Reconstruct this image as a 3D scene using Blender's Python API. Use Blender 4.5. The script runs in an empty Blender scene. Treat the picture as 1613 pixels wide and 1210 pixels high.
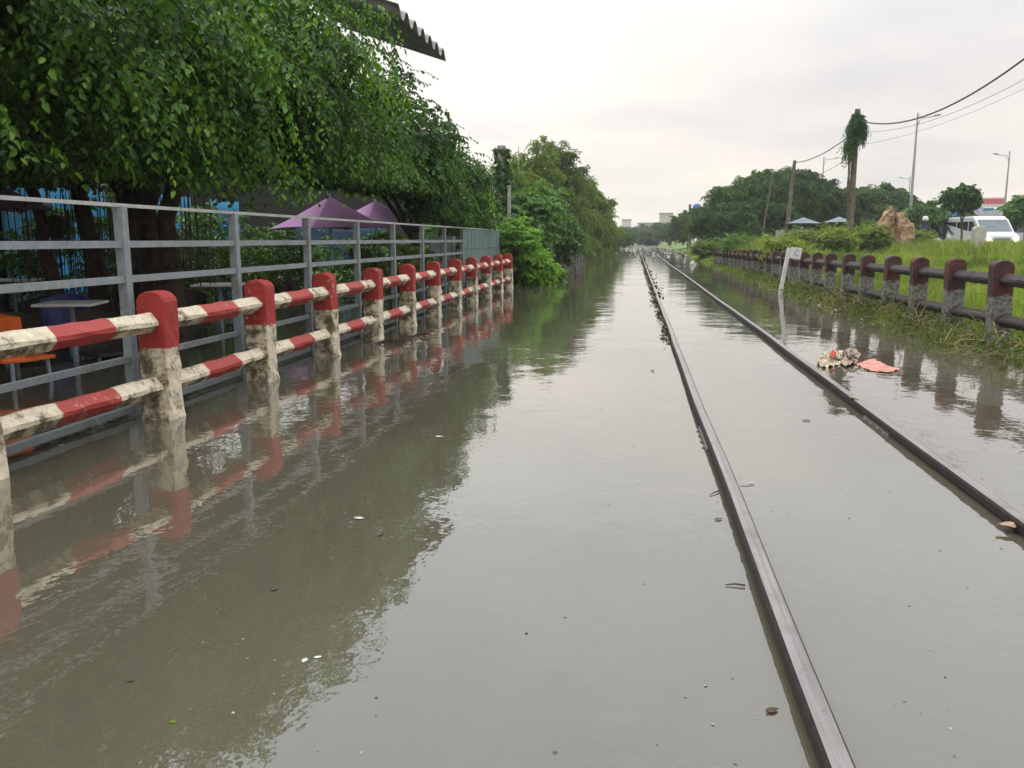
import bpy, math, random
import numpy as np
from mathutils import Vector, Matrix
random.seed(7)
RNG = np.random.default_rng(11)
S = bpy.context.scene
COL = S.collection

# ------------------------------------------------------------------ camera
F, VPX, VPY, H = 1330.0, 1001.0, 377.0, 1.10      # focal length and vanishing point of the track, in pixels; eye height over the water
_a = np.array([VPX-806.5, -(VPY-605.0), -F]); _a /= np.linalg.norm(_a)
_z = np.array([0, -_a[2], _a[1]]); _z /= np.linalg.norm(_z)
_x = np.cross(_a, _z)
ROT = np.array([_x, _a, _z])
cd = bpy.data.cameras.new('camera'); cam = bpy.data.objects.new('camera', cd); COL.objects.link(cam)
cd.sensor_width = 36; cd.lens = F*36/1613; cd.clip_start = .05; cd.clip_end = 5000
m = Matrix(ROT.tolist()).to_4x4(); m.translation = (0, 0, H); cam.matrix_world = m
S.camera = cam

def at(px, py, X=None, Y=None, z=None):
    d = ROT @ np.array([px-806.5, -(py-605.), -F])
    t = (z-H)/d[2] if z is not None else (X/d[0] if X is not None else Y/d[1])
    return np.array([0, 0, H]) + d*t

# ------------------------------------------------------------------ node helper
def N(nt, typ, out=0, **kw):
    n = nt.nodes.new(typ)
    for k, v in kw.items():
        if k.startswith('_'): setattr(n, k[1:], v); continue
        key = int(k[1:]) if (k[0] == 'i' and k[1:].isdigit()) else k.replace('_', ' ')
        s = n.inputs[key]
        if isinstance(v, bpy.types.NodeSocket): nt.links.new(v, s)
        else: s.default_value = v
    return n.outputs[out]
def ramp(nt, fac, stops, interp='LINEAR'):
    n = nt.nodes.new('ShaderNodeValToRGB'); nt.links.new(fac, n.inputs[0]); cr = n.color_ramp; cr.interpolation = interp
    while len(cr.elements) > 1: cr.elements.remove(cr.elements[-1])
    cr.elements[0].position = stops[0][0]; c = stops[0][1]; cr.elements[0].color = c if len(c) == 4 else (*c, 1)
    for p, c in stops[1:]:
        e = cr.elements.new(p); e.color = c if len(c) == 4 else (*c, 1)
    return n.outputs[0]
def mixc(nt, fac, a, b, mode='MIX'):
    n = nt.nodes.new('ShaderNodeMix'); n.data_type = 'RGBA'; n.blend_type = mode
    for s, v in ((n.inputs[0], fac), (n.inputs[6], a), (n.inputs[7], b)):
        if isinstance(v, bpy.types.NodeSocket): nt.links.new(v, s)
        else: s.default_value = v if not isinstance(v, tuple) else (*v, 1) if len(v) == 3 else v
    return n.outputs[2]
def math_(nt, op, a, b=0., clamp=False):
    n = nt.nodes.new('ShaderNodeMath'); n.operation = op; n.use_clamp = clamp
    for s, v in ((n.inputs[0], a), (n.inputs[1], b)):
        if isinstance(v, bpy.types.NodeSocket): nt.links.new(v, s)
        else: s.default_value = v
    return n.outputs[0]
def newmat(name):
    mt = bpy.data.materials.new(name); mt.use_nodes = True; nt = mt.node_tree
    for n in list(nt.nodes): nt.nodes.remove(n)
    o = nt.nodes.new('ShaderNodeOutputMaterial')
    return mt, nt, o
def pos(nt): return N(nt, 'ShaderNodeNewGeometry')
def noise(nt, vec, scale, detail=4., rough=.55, out=0):
    return N(nt, 'ShaderNodeTexNoise', out, Vector=vec, Scale=scale, Detail=detail, Roughness=rough)

# ------------------------------------------------------------------ sky and sun
W = bpy.data.worlds.new('World'); S.world = W; W.use_nodes = True
nt = W.node_tree
for n in list(nt.nodes): nt.nodes.remove(n)
SUN_EL, SUN_AZ = math.radians(58), math.radians(-25)      # azimuth from +Y towards +X
sky = nt.nodes.new('ShaderNodeTexSky'); sky.sky_type = 'NISHITA'; sky.sun_disc = False
sky.sun_elevation = SUN_EL; sky.sun_rotation = SUN_AZ
tc = N(nt, 'ShaderNodeTexCoord', 0)
sep = nt.nodes.new('ShaderNodeSeparateXYZ'); nt.links.new(tc, sep.inputs[0])
zc = math_(nt, 'MAXIMUM', sep.outputs[2], 0.0)
grad = ramp(nt, zc, [(0, (.80, .755, .69)), (.06, (.83, .775, .705)), (.13, (.86, .79, .73)), (.22, (.80, .775, .755)),
                     (.30, (.84, .85, .875)), (.42, (.86, .885, .93)), (.56, (.88, .92, .98)), (.68, (1.95, 2.0, 2.07)), (1, (2.15, 2.2, 2.3))])
den = math_(nt, 'ADD', zc, .12)
cv = nt.nodes.new('ShaderNodeCombineXYZ')
nt.links.new(math_(nt, 'DIVIDE', sep.outputs[0], den), cv.inputs[0]); nt.links.new(math_(nt, 'DIVIDE', sep.outputs[1], den), cv.inputs[1])
cn = noise(nt, cv.outputs[0], .55, 5., .5)
cl = ramp(nt, cn, [(.36, (.80, .82, .865)), (.5, (.98, .975, .975)), (.63, (1.11, 1.075, 1.02))])
c = mixc(nt, 1., grad, cl, 'MULTIPLY')
# brighter cloud ahead on the left, where the sun is behind the overcast
dt = nt.nodes.new('ShaderNodeVectorMath'); dt.operation = 'DOT_PRODUCT'; nt.links.new(tc, dt.inputs[0])
dt.inputs[1].default_value = Vector((-.22, .95, .17)).normalized()
gl = ramp(nt, dt.outputs['Value'], [(.90, (1, 1, 1)), (.97, (1.08, 1.08, 1.06)), (1., (1.27, 1.26, 1.22))])
c = mixc(nt, 1., c, gl, 'MULTIPLY')
sk = mixc(nt, 1., sky.outputs[0], (.1, .1, .1, 1), 'MULTIPLY')
c = mixc(nt, .95, sk, c)
bg = N(nt, 'ShaderNodeBackground', 0, Color=c, Strength=1.0)
o = nt.nodes.new('ShaderNodeOutputWorld'); nt.links.new(bg, o.inputs[0])
sd = bpy.data.lights.new('sun', 'SUN'); sd.energy = .7; sd.angle = math.radians(28); sd.color = (1, .95, .88)
so = bpy.data.objects.new('sun', sd); COL.objects.link(so)
dvec = Vector((math.sin(SUN_AZ)*math.cos(SUN_EL), math.cos(SUN_AZ)*math.cos(SUN_EL), math.sin(SUN_EL)))
so.rotation_euler = dvec.to_track_quat('Z', 'Y').to_euler(); so.location = (0, 0, 30)
S.view_settings.view_transform = 'Standard'; S.view_settings.look = 'None'; S.view_settings.exposure = .3; S.view_settings.gamma = 1
S.cycles.max_bounces = 8; S.cycles.transparent_max_bounces = 16; S.cycles.diffuse_bounces = 3; S.cycles.volume_bounces = 0
S.cycles.caustics_reflective = False; S.cycles.caustics_refractive = False

# ------------------------------------------------------------------ mesh helpers
class MB:
    def __init__(s): s.v = []; s.f = []; s.m = []
    def add(s, vs, fs, mi=0):
        b = len(s.v); s.v += [tuple(float(q) for q in p) for p in vs]; s.f += [tuple(i+b for i in f) for f in fs]; s.m += [mi]*len(fs); return s
    def box(s, x0, x1, y0, y1, z0, z1, mi=0, M=None):
        vs = [(x, y, z) for z in (z0, z1) for y in (y0, y1) for x in (x0, x1)]
        if M is not None: vs = [M @ Vector(p) for p in vs]
        return s.add(vs, [(0,2,3,1), (4,5,7,6), (0,1,5,4), (2,6,7,3), (0,4,6,2), (1,3,7,5)], mi)
    def tube(s, pts, rad, n=8, mi=0, caps=True, sq=1.):
        pts = [Vector(p) for p in pts]
        if not hasattr(rad, '__len__'): rad = [rad]*len(pts)
        vs = []; fs = []; up = Vector((0, 0, 1))
        for i, p in enumerate(pts):
            t = (pts[min(i+1, len(pts)-1)]-pts[max(i-1, 0)]).normalized()
            ref = Vector((1, 0, 0)) if abs(t.z) > .8 else up
            u = t.cross(ref).normalized(); w = u.cross(t).normalized()
            for k in range(n):
                a = 2*math.pi*(k+.5)/n
                vs.append(p+u*(math.cos(a)*rad[i])+w*(math.sin(a)*rad[i]*sq))
        for i in range(len(pts)-1):
            for k in range(n):
                a = i*n+k; b = i*n+(k+1) % n
                fs.append((a, b, b+n, a+n))
        if caps:
            fs.append(tuple(range(n-1, -1, -1))); fs.append(tuple(range((len(pts)-1)*n, len(pts)*n)))
        return s.add(vs, fs, mi)
    def lathe(s, prof, n=16, c=(0, 0, 0), mi=0):
        vs = [(c[0]+r*math.cos(2*math.pi*k/n), c[1]+r*math.sin(2*math.pi*k/n), c[2]+z) for r, z in prof for k in range(n)]
        fs = [(i*n+k, i*n+(k+1) % n, (i+1)*n+(k+1) % n, (i+1)*n+k) for i in range(len(prof)-1) for k in range(n)]
        return s.add(vs, fs, mi)
    def prism(s, poly, axis, a0, a1, mi=0):      # poly of 2-tuples, extruded along axis
        n = len(poly)
        def P(q, a): return {'x': (a, q[0], q[1]), 'y': (q[0], a, q[1]), 'z': (q[0], q[1], a)}[axis]
        vs = [P(q, a0) for q in poly]+[P(q, a1) for q in poly]
        fs = [(i, (i+1) % n, n+(i+1) % n, n+i) for i in range(n)]+[tuple(range(n-1, -1, -1)), tuple(range(n, 2*n))]
        return s.add(vs, fs, mi)
    def build(s, name, mats, parent=None, smooth=False, bevel=0):
        me = bpy.data.meshes.new(name); me.from_pydata(s.v, [], s.f)
        if not isinstance(mats, (list, tuple)): mats = [mats]
        for mt in mats: me.materials.append(mt)
        me.polygons.foreach_set('material_index', s.m)
        if smooth: me.polygons.foreach_set('use_smooth', [True]*len(s.f))
        import bmesh
        bm = bmesh.new(); bm.from_mesh(me); bmesh.ops.recalc_face_normals(bm, faces=bm.faces)
        if bevel: bmesh.ops.bevel(bm, geom=bm.edges[:], offset=bevel, segments=2, affect='EDGES', profile=.6)
        bm.to_mesh(me); bm.free()
        return link(name, me, parent)
def link(name, me, parent=None):
    ob = bpy.data.objects.new(name, me); COL.objects.link(ob)
    if parent: ob.parent = parent
    return ob
def tag(ob, label=None, cat=None, group=None, kind=None):
    for k, v in (('label', label), ('category', cat), ('group', group), ('kind', kind)):
        if v: ob[k] = v
    return ob
def empty(name, loc=(0, 0, 0), rz=0, label=None, cat=None, group=None):
    ob = bpy.data.objects.new(name, None); COL.objects.link(ob); ob.empty_display_size = .2
    ob.location = tuple(float(q) for q in loc); ob.rotation_euler = (0, 0, rz)
    return tag(ob, label, cat, group)
def copy_tree(o_, parent=None):
    c_ = o_.copy(); COL.objects.link(c_)
    if parent: c_.parent = parent
    for ch in list(o_.children): copy_tree(ch, c_)
    return c_
def npmesh(name, v, f, mat, parent=None, smooth=False):
    """v (n,3); f (m,k) equal-sized faces."""
    me = bpy.data.meshes.new(name); nv, nf, k = len(v), len(f), f.shape[1]
    me.vertices.add(nv); me.vertices.foreach_set('co', np.ascontiguousarray(v, dtype=np.float32).ravel())
    me.loops.add(nf*k); me.loops.foreach_set('vertex_index', np.ascontiguousarray(f, dtype=np.int32).ravel())
    me.polygons.add(nf); me.polygons.foreach_set('loop_start', np.arange(0, nf*k, k, dtype=np.int32))
    if smooth: me.polygons.foreach_set('use_smooth', np.ones(nf, dtype=bool))
    me.materials.append(mat); me.update(calc_edges=True)
    return link(name, me, parent)
def nrm(a): return a/np.maximum(np.linalg.norm(a, axis=-1, keepdims=True), 1e-9)

# ------------------------------------------------------------------ materials
def simple(name, c1, c2=None, *a, spot=None, **k):
    mt = simple_(name, c1, c2, *a, **k)
    if spot:
        nt = mt.node_tree; p = [n for n in nt.nodes if n.type == 'BSDF_PRINCIPLED'][0]; old = p.inputs['Base Color'].links[0].from_socket; g = pos(nt)
        ms = ramp(nt, math_(nt, 'ADD', math_(nt, 'MULTIPLY', noise(nt, g, 3.5, 3.), .55), math_(nt, 'MULTIPLY', noise(nt, g, 40, 5.), .45)), [(.54, (0, 0, 0)), (.62, (.55, .55, .55))])
        nt.links.new(mixc(nt, ms, old, spot), p.inputs['Base Color'])
    return mt
def simple_(name, c1, c2=None, scale=6., rough=.7, bump=.0, metal=0., detail=5., lo=.35, hi=.65, spec=.4):
    mt, nt, o = newmat(name); g = pos(nt)
    nz = noise(nt, g, scale, detail)
    col = ramp(nt, nz, [(lo, c1), (hi, c2 or c1)])
    kw = dict(Base_Color=col, Roughness=rough, Metallic=metal)
    p = N(nt, 'ShaderNodeBsdfPrincipled', 0, **kw)
    p.node.inputs['Specular IOR Level'].default_value = spec
    if bump:
        b = N(nt, 'ShaderNodeBump', 0, Height=noise(nt, g, scale*4, 6.), Strength=bump, Distance=.01)
        nt.links.new(b, p.node.inputs['Normal'])
    nt.links.new(p, o.inputs[0]); return mt
def leafmat(name, cols, trans=.35, rough=.45, big=.6):
    mt, nt, o = newmat(name)
    g = nt.nodes.new('ShaderNodeNewGeometry')
    ri = g.outputs['Random Per Island']
    n = len(cols)
    col = ramp(nt, ri, [(i/(n-1)*.97, c) for i, c in enumerate(cols)])
    nz = noise(nt, g.outputs['Position'], big, 3.)
    k = ramp(nt, nz, [(.38, (.5, .54, .5)), (.60, (1.2, 1.16, 1.02))])
    col = mixc(nt, 1., col, k, 'MULTIPLY')
    p = N(nt, 'ShaderNodeBsdfPrincipled', 0, Base_Color=col, Roughness=rough)
    p.node.inputs['Specular IOR Level'].default_value = .35
    tcol = mixc(nt, 1., col, (1.25, 1.35, .55, 1), 'MULTIPLY')
    t = N(nt, 'ShaderNodeBsdfTranslucent', 0, Color=tcol)
    mx = N(nt, 'ShaderNodeMixShader', 0, i0=trans, i1=p, i2=t)
    nt.links.new(mx, o.inputs[0]); return mt
FIC = leafmat('ficus_leaf', [(.018, .055, .010), (.035, .10, .014), (.06, .155, .02), (.10, .22, .028), (.028, .08, .012), (.17, .29, .035)], .3, .5, 1.1)
FIC2 = leafmat('fig_leaf_dark', [(.018, .055, .012), (.035, .10, .018), (.06, .15, .025), (.09, .2, .035), (.028, .075, .014)], .3, .5, 1.1)
SHR = leafmat('bright_shrub_leaf', [(.09, .22, .02), (.16, .34, .03), (.25, .44, .05), (.12, .27, .03)], .45, .5, 2.)
YEL = leafmat('yellow_green_leaf', [(.10, .17, .02), (.17, .25, .03), (.09, .15, .02)], .4)
MID = leafmat('mid_green_leaf', [(.045, .12, .018), (.08, .19, .03), (.13, .26, .05), (.10, .20, .03)])
YNG = leafmat('young_ficus_leaf', [(.07, .17, .018), (.12, .25, .025), (.19, .34, .035), (.09, .20, .02)], .4, .5, 1.1)
BAM = leafmat('bamboo_leaf', [(.08, .135, .022), (.14, .21, .035), (.22, .30, .06), (.05, .09, .018)], .45, .6, .5)
RAIN = leafmat('feathery_leaf', [(.03, .075, .012), (.05, .12, .016), (.095, .19, .025), (.03, .08, .012)], .3, .6, .25)
FARL = leafmat('far_leaf', [(.05, .095, .03), (.08, .14, .045), (.12, .19, .06)], .35, .7)
GRS = leafmat('grass_blade', [(.14, .20, .04), (.21, .29, .055), (.30, .37, .085), (.11, .18, .035), (.30, .30, .11)], .45, .7, .6)
DRYG = leafmat('dry_stalk', [(.26, .21, .10), (.40, .33, .17), (.13, .12, .05), (.1, .15, .04)], .2, .8)
BARK = simple('bark', (.05, .038, .028), (.12, .095, .07), 9, .9, .8)
BARKD = simple('dark_bark', (.03, .022, .016), (.09, .06, .04), 12, .9, .8)
GALV = simple('grey_painted_steel', (.20, .235, .25), (.27, .30, .31), 14, .5, .1, spot=(.13, .085, .06))
GALVT = simple('pale_top_bar', (.38, .39, .38), (.5, .5, .48), 14, .5, spot=(.25, .2, .16))
STEEL = simple('lamp_steel', (.30, .31, .32), (.36, .37, .38), 5, .45, 0, .3)
CONC = simple('weathered_concrete', (.2, .19, .17), (.36, .35, .32), 5, .9, .4)
POLE = simple('old_pole_concrete', (.10, .085, .06), (.19, .16, .115), 4, .9, .4)
WHT = simple('white_paint', (.62, .62, .6), (.74, .74, .72), 10, .5)
GREYC = simple('grey_canvas', (.14, .17, .20), (.20, .23, .27), 3, .8)
DARK = simple('dark_rattan', (.02, .016, .014), (.05, .04, .03), 30, .7)
ORNG = simple('orange_plastic', (.75, .13, .02), (.8, .17, .03), 8, .4)
BLUEP = simple('blue_plastic', (.03, .04, .16), (.04, .06, .22), 8, .4)
GLASS = simple('dark_window_glass', (.02, .025, .03), (.03, .035, .04), 3, .08)
WINDS = simple('windscreen_glass', (.10, .125, .14), (.16, .19, .2), 3, .1)
RUB = simple('black_rubber', (.012, .012, .012), (.02, .02, .02), 9, .8)
WIRE = simple('cable_sheath', (.06, .06, .065), (.09, .09, .09), 9, .7)
RUST = simple('rusty_steel', (.025, .014, .010), (.065, .036, .025), 30, .85, .6)

def railmat():
    mt, nt, o = newmat('rail_steel'); g = nt.nodes.new('ShaderNodeNewGeometry')
    sn = nt.nodes.new('ShaderNodeSeparateXYZ'); nt.links.new(g.outputs['Normal'], sn.inputs[0])
    top = ramp(nt, sn.outputs[2], [(.80, (0, 0, 0)), (.93, (1, 1, 1))])
    nz = noise(nt, g.outputs['Position'], 22, 7.)
    side = ramp(nt, nz, [(.35, (.008, .006, .005)), (.75, (.03, .02, .014))])
    sp = noise(nt, g.outputs['Position'], 60, 3.)
    mp = nt.nodes.new('ShaderNodeMapping'); mp.inputs['Scale'].default_value = (60, 1.2, 1); nt.links.new(g.outputs['Position'], mp.inputs[0])
    stk = noise(nt, mp.outputs[0], 1., 5.)
    tp = ramp(nt, stk, [(.35, (.17, .15, .143)), (.62, (.27, .245, .235))])
    tp = mixc(nt, ramp(nt, noise(nt, g.outputs['Position'], 5, 6.), [(.5, (0, 0, 0)), (.7, (.6,)*3)]), tp, (.10, .07, .055))
    tp = mixc(nt, ramp(nt, sp, [(.66, (0, 0, 0)), (.73, (1, 1, 1))]), tp, (.12, .085, .07))
    col = mixc(nt, top, side, tp)
    r = ramp(nt, top, [(0, (.85,)*3), (1, (.29,)*3)])
    me_ = math_(nt, 'MULTIPLY', top, .15)
    p = N(nt, 'ShaderNodeBsdfPrincipled', 0, Base_Color=col, Roughness=r, Metallic=me_)
    nt.links.new(p, o.inputs[0]); return mt
RAIL = railmat()

def fencemat(kind):
    """kind 'post': red above 0.44 m, white below; 'beam': white-red-white along its length; 'old_post','old_beam': mouldy versions"""
    mt, nt, o = newmat('painted_concrete_'+kind); g = nt.nodes.new('ShaderNodeNewGeometry'); P = g.outputs['Position']
    tcn = nt.nodes.new('ShaderNodeTexCoord'); so_ = nt.nodes.new('ShaderNodeSeparateXYZ')
    wob = math_(nt, 'MULTIPLY', math_(nt, 'SUBTRACT', noise(nt, P, 14, 4.), .5), .05)
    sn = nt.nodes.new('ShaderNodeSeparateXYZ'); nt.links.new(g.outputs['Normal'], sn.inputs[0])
    nb = noise(nt, P, 7, 8., .7); nf = noise(nt, P, 26, 6., .65); nl = noise(nt, P, 2.2, 3.)
    old = 'old' in kind
    if 'post' in kind:
        nt.links.new(tcn.outputs['Object'], so_.inputs[0])
        h = math_(nt, 'ADD', so_.outputs[2], math_(nt, 'MULTIPLY', wob, .3 if not old else 3.5))
        isred = ramp(nt, h, [(.438, (0, 0, 0)), (.444, (1, 1, 1))])
    else:
        nt.links.new(tcn.outputs['Generated'], so_.inputs[0])
        h = math_(nt, 'ADD', so_.outputs[1], math_(nt, 'MULTIPLY', wob, .3))
        isred = ramp(nt, h, [(.33, (0, 0, 0)), (.336, (1, 1, 1)), (.695, (1, 1, 1)), (.70, (0, 0, 0))])
    red = ramp(nt, nb, [(.3, (.28, .022, .018)), (.6, (.37, .030, .022)), (.8, (.40, .05, .038))])
    cream = ramp(nt, nf, [(.3, (.52, .43, .28)), (.55, (.74, .65, .49)), (.8, (.82, .76, .64))])
    # moss and mould on the whitewash: big blotches broken up by fine speckle
    mask = math_(nt, 'ADD', math_(nt, 'MULTIPLY', nb, .75), math_(nt, 'MULTIPLY', nf, .35))
    facing = math_(nt, 'MULTIPLY', math_(nt, 'ADD', math_(nt, 'ADD', sn.outputs[0], math_(nt, 'MULTIPLY', sn.outputs[2], 1.1)), -.25), -.055)                # the sheltered sides facing away from the water are mossier
    mask = math_(nt, 'ADD', mask, facing)
    mould = ramp(nt, mask, [(.51, (0, 0, 0)), (.56, (.6, .6, .6)), (.62, (1, 1, 1))]) if not old else ramp(nt, mask, [(.40, (.25,)*3), (.54, (.95,)*3)])
    mcol = ramp(nt, nf, [(.35, (.045, .033, .014)), (.65, (.14, .105, .05))])
    white = mixc(nt, mould, cream, mcol)
    if old:
        red = ramp(nt, nb, [(.38, (.020, .012, .009)), (.52, (.055, .018, .013)), (.68, (.15, .02, .014))])
        white = mixc(nt, .45, ramp(nt, nf, [(.38, (.045, .04, .03)), (.60, (.36, .35, .32))]), (.10, .095, .08))
        if 'beam' in kind: white = red = ramp(nt, nb, [(.3, (.014, .011, .010)), (.7, (.05, .036, .032))])
    else:
        chip = ramp(nt, math_(nt, 'ADD', math_(nt, 'MULTIPLY', nf, .7), math_(nt, 'MULTIPLY', nl, .3)), [(.60, (0, 0, 0)), (.62, (1, 1, 1))])
        red = mixc(nt, chip, red, (.50, .36, .28))
        dirt = ramp(nt, nb, [(.58, (0, 0, 0)), (.75, (.55,)*3)])
        red = mixc(nt, dirt, red, (.09, .03, .02))
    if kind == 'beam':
        up_pale = ramp(nt, math_(nt, 'ADD', sn.outputs[2], math_(nt, 'MULTIPLY', nb, .4)), [(.5, (0, 0, 0)), (.95, (.55,)*3)])
        red = mixc(nt, up_pale, red, (.46, .10, .085))  # paler red on upward faces
    col = mixc(nt, isred, white, red)
    p = N(nt, 'ShaderNodeBsdfPrincipled', 0, Base_Color=col, Roughness=.72)
    b = N(nt, 'ShaderNodeBump', 0, Height=math_(nt, 'ADD', nf, nb), Strength=.55, Distance=.008)
    nt.links.new(b, p.node.inputs['Normal']); nt.links.new(p, o.inputs[0]); return mt
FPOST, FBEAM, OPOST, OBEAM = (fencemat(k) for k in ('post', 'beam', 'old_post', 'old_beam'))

def watermat():
    mt, nt, o = newmat('muddy_flood_water'); g = nt.nodes.new('ShaderNodeNewGeometry'); P = g.outputs['Position']
    mp = nt.nodes.new('ShaderNodeMapping'); mp.inputs['Scale'].default_value = (1, .75, 1); mp.inputs['Rotation'].default_value = (0, 0, .35); nt.links.new(P, mp.inputs[0])
    a = noise(nt, mp.outputs[0], 1.1, 2.); b = noise(nt, mp.outputs[0], 6., 3., .5); c_ = noise(nt, mp.outputs[0], 19., 2.)
    msk = ramp(nt, noise(nt, P, .45, 3.), [(.40, (.25,)*3), (.62, (1, 1, 1))])
    hh = math_(nt, 'ADD', math_(nt, 'MULTIPLY', a, 2.2), math_(nt, 'MULTIPLY', math_(nt, 'ADD', b, math_(nt, 'MULTIPLY', c_, .36)), msk))
    bp = N(nt, 'ShaderNodeBump', 0, Height=hh, Strength=1., Distance=WAVE)
    mp2 = nt.nodes.new('ShaderNodeMapping'); mp2.inputs['Scale'].default_value = (1.1, .35, 1); mp2.inputs['Rotation'].default_value = (0, 0, .5); nt.links.new(P, mp2.inputs[0])
    mud = ramp(nt, noise(nt, mp2.outputs[0], .9, 6., .6), [(.3, (.122, .111, .076)), (.7, (.152, .138, .096))])
    d = N(nt, 'ShaderNodeBsdfDiffuse', 0, Color=mud)
    t = N(nt, 'ShaderNodeBsdfTransparent', 0, Color=(.55, .52, .42, 1))
    body = N(nt, 'ShaderNodeMixShader', 0, i0=.30, i1=d, i2=t)
    gl = N(nt, 'ShaderNodeBsdfGlossy', 0, Color=(1, 1, 1, 1), Roughness=.012, Normal=bp)
    fr = N(nt, 'ShaderNodeFresnel', 0, IOR=1.65, Normal=bp)
    fr = math_(nt, 'POWER', fr, .70)
    mx = N(nt, 'ShaderNodeMixShader', 0, i0=fr, i1=body, i2=gl)
    nt.links.new(mx, o.inputs[0]); return mt
WAVE = .0034
WATER = watermat()
def groundmat():
    mt, nt, o = newmat('bank_earth'); g = nt.nodes.new('ShaderNodeNewGeometry'); P = g.outputs['Position']
    sp_ = nt.nodes.new('ShaderNodeSeparateXYZ'); nt.links.new(P, sp_.inputs[0])
    n1 = noise(nt, P, 1.2, 6.); n2 = noise(nt, P, 9, 5.)
    green = ramp(nt, n2, [(.3, (.07, .12, .02)), (.7, (.17, .26, .04))])
    mud = ramp(nt, n1, [(.3, (.06, .052, .036)), (.7, (.13, .115, .08))])
    k = ramp(nt, math_(nt, 'ADD', sp_.outputs[2], math_(nt, 'MULTIPLY', n1, .08)), [(.04, (0, 0, 0)), (.12, (1, 1, 1))])
    col = mixc(nt, k, mud, green)
    p = N(nt, 'ShaderNodeBsdfPrincipled', 0, Base_Color=col, Roughness=.95)
    b = N(nt, 'ShaderNodeBump', 0, Height=n2, Strength=.6, Distance=.05)
    nt.links.new(b, p.node.inputs['Normal']); nt.links.new(p, o.inputs[0]); return mt
GROUND = groundmat()
ASPH = simple('asphalt', (.045, .045, .047), (.065, .063, .06), 3, .9)
def tarpmat(name, c, tr=.55):
    mt, nt, o = newmat(name); nz = noise(nt, pos(nt), 2.5, 5.)
    col = mixc(nt, nz, tuple(q*.75 for q in c), tuple(min(1, q*1.2) for q in c))
    d = N(nt, 'ShaderNodeBsdfDiffuse', 0, Color=col); t = N(nt, 'ShaderNodeBsdfTranslucent', 0, Color=col)
    mx = N(nt, 'ShaderNodeMixShader', 0, i0=tr, i1=d, i2=t); nt.links.new(mx, o.inputs[0]); return mt
BLUET = tarpmat('blue_tarpaulin', (.16, .50, .74), .6)
PURP = tarpmat('purple_canvas', (.46, .265, .44), .2)
def meshmat():
    mt, nt, o = newmat('green_wire_netting'); nz = noise(nt, pos(nt), 3, 3.)
    d = N(nt, 'ShaderNodeBsdfDiffuse', 0, Color=mixc(nt, nz, (.17, .26, .23), (.25, .34, .31))); t = N(nt, 'ShaderNodeBsdfTransparent', 0)
    mx = N(nt, 'ShaderNodeMixShader', 0, i0=.22, i1=d, i2=t); nt.links.new(mx, o.inputs[0]); return mt
GMESH = meshmat()
def emit(name, c, s):
    mt, nt, o = newmat(name); e = N(nt, 'ShaderNodeEmission', 0, Color=(*c, 1), Strength=s); nt.links.new(e, o.inputs[0]); return mt

# ------------------------------------------------------------------ setting: ground, water, road
def gh(X, Y):
    X = np.asarray(X, float); Y = np.asarray(Y, float)
    wob = .25*np.sin(Y*.9)+.18*np.sin(Y*2.3+1)+.1*np.sin(Y*5.1)
    e = 3.43+wob*.4-np.clip((Y-14)/10, 0, 1)*.1
    right = np.interp(X-e, [-1.4, 0, .35, 1.5, 5, 11, 14, 40, 400], [-.28, -.01, .06, .22, .42, .50, .34, .34, .3])
    left = np.interp(-X, [0, 2.6, 3.4, 4.5, 10, 60], [-.28, -.26, .05, .15, .2, .3])
    lw = np.clip((Y-19.5)/2.5, 0, 1)
    left = left*lw+(-.35)*(1-lw)*np.clip((-X-1)/2, 0, 1)+(-.28)*(1-lw)*(1-np.clip((-X-1)/2, 0, 1))
    h = np.where(X > 0, np.maximum(right, -.28), left)
    far = np.clip((Y-70)/25, 0, 1)
    h = h*(1-far)+np.maximum(h, .03)*far
    return h
def grid(xs, ys, fz):
    xs = np.asarray(xs); ys = np.asarray(ys); XX, YY = np.meshgrid(xs, ys); v = np.stack([XX.ravel(), YY.ravel(), fz(XX, YY).ravel()], 1)
    nx, ny = len(xs), len(ys); i = np.arange(nx-1)[None, :]+np.arange(ny-1)[:, None]*nx; i = i.ravel()
    return v, np.stack([i, i+1, i+nx+1, i+nx], 1)
xs = np.concatenate([[-290, -200, -80], np.arange(-30, -6, 3), np.arange(-6, 8, .2), np.arange(8, 30, 1.), [40, 80, 200, 290]])
ys = np.concatenate([[-60, -20, -5], np.arange(0, 50, .35), np.arange(50, 110, 2.), [130, 170, 250, 365]])
gv, gf = grid(xs, ys, lambda a, b: gh(a, b)+np.where((a > 3.2) & (b < 60), .03*np.sin(a*3.1+b)*np.cos(b*2.2), 0))
tag(npmesh('ground', gv, gf, GROUND, None, True), kind='structure')
wv, wf = grid([-285, -40, -10, 10, 40, 285], [-60, 0, 20, 60, 130], lambda a, b: a*0)
tag(npmesh('water', wv, wf, WATER), kind='structure')
mb = MB(); mb.add([(20, -60, .354), (38, -60, .354), (38, 360, .354), (20, 360, .354)], [(0, 1, 2, 3)])
tag(mb.build('road', ASPH), kind='structure')

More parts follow.
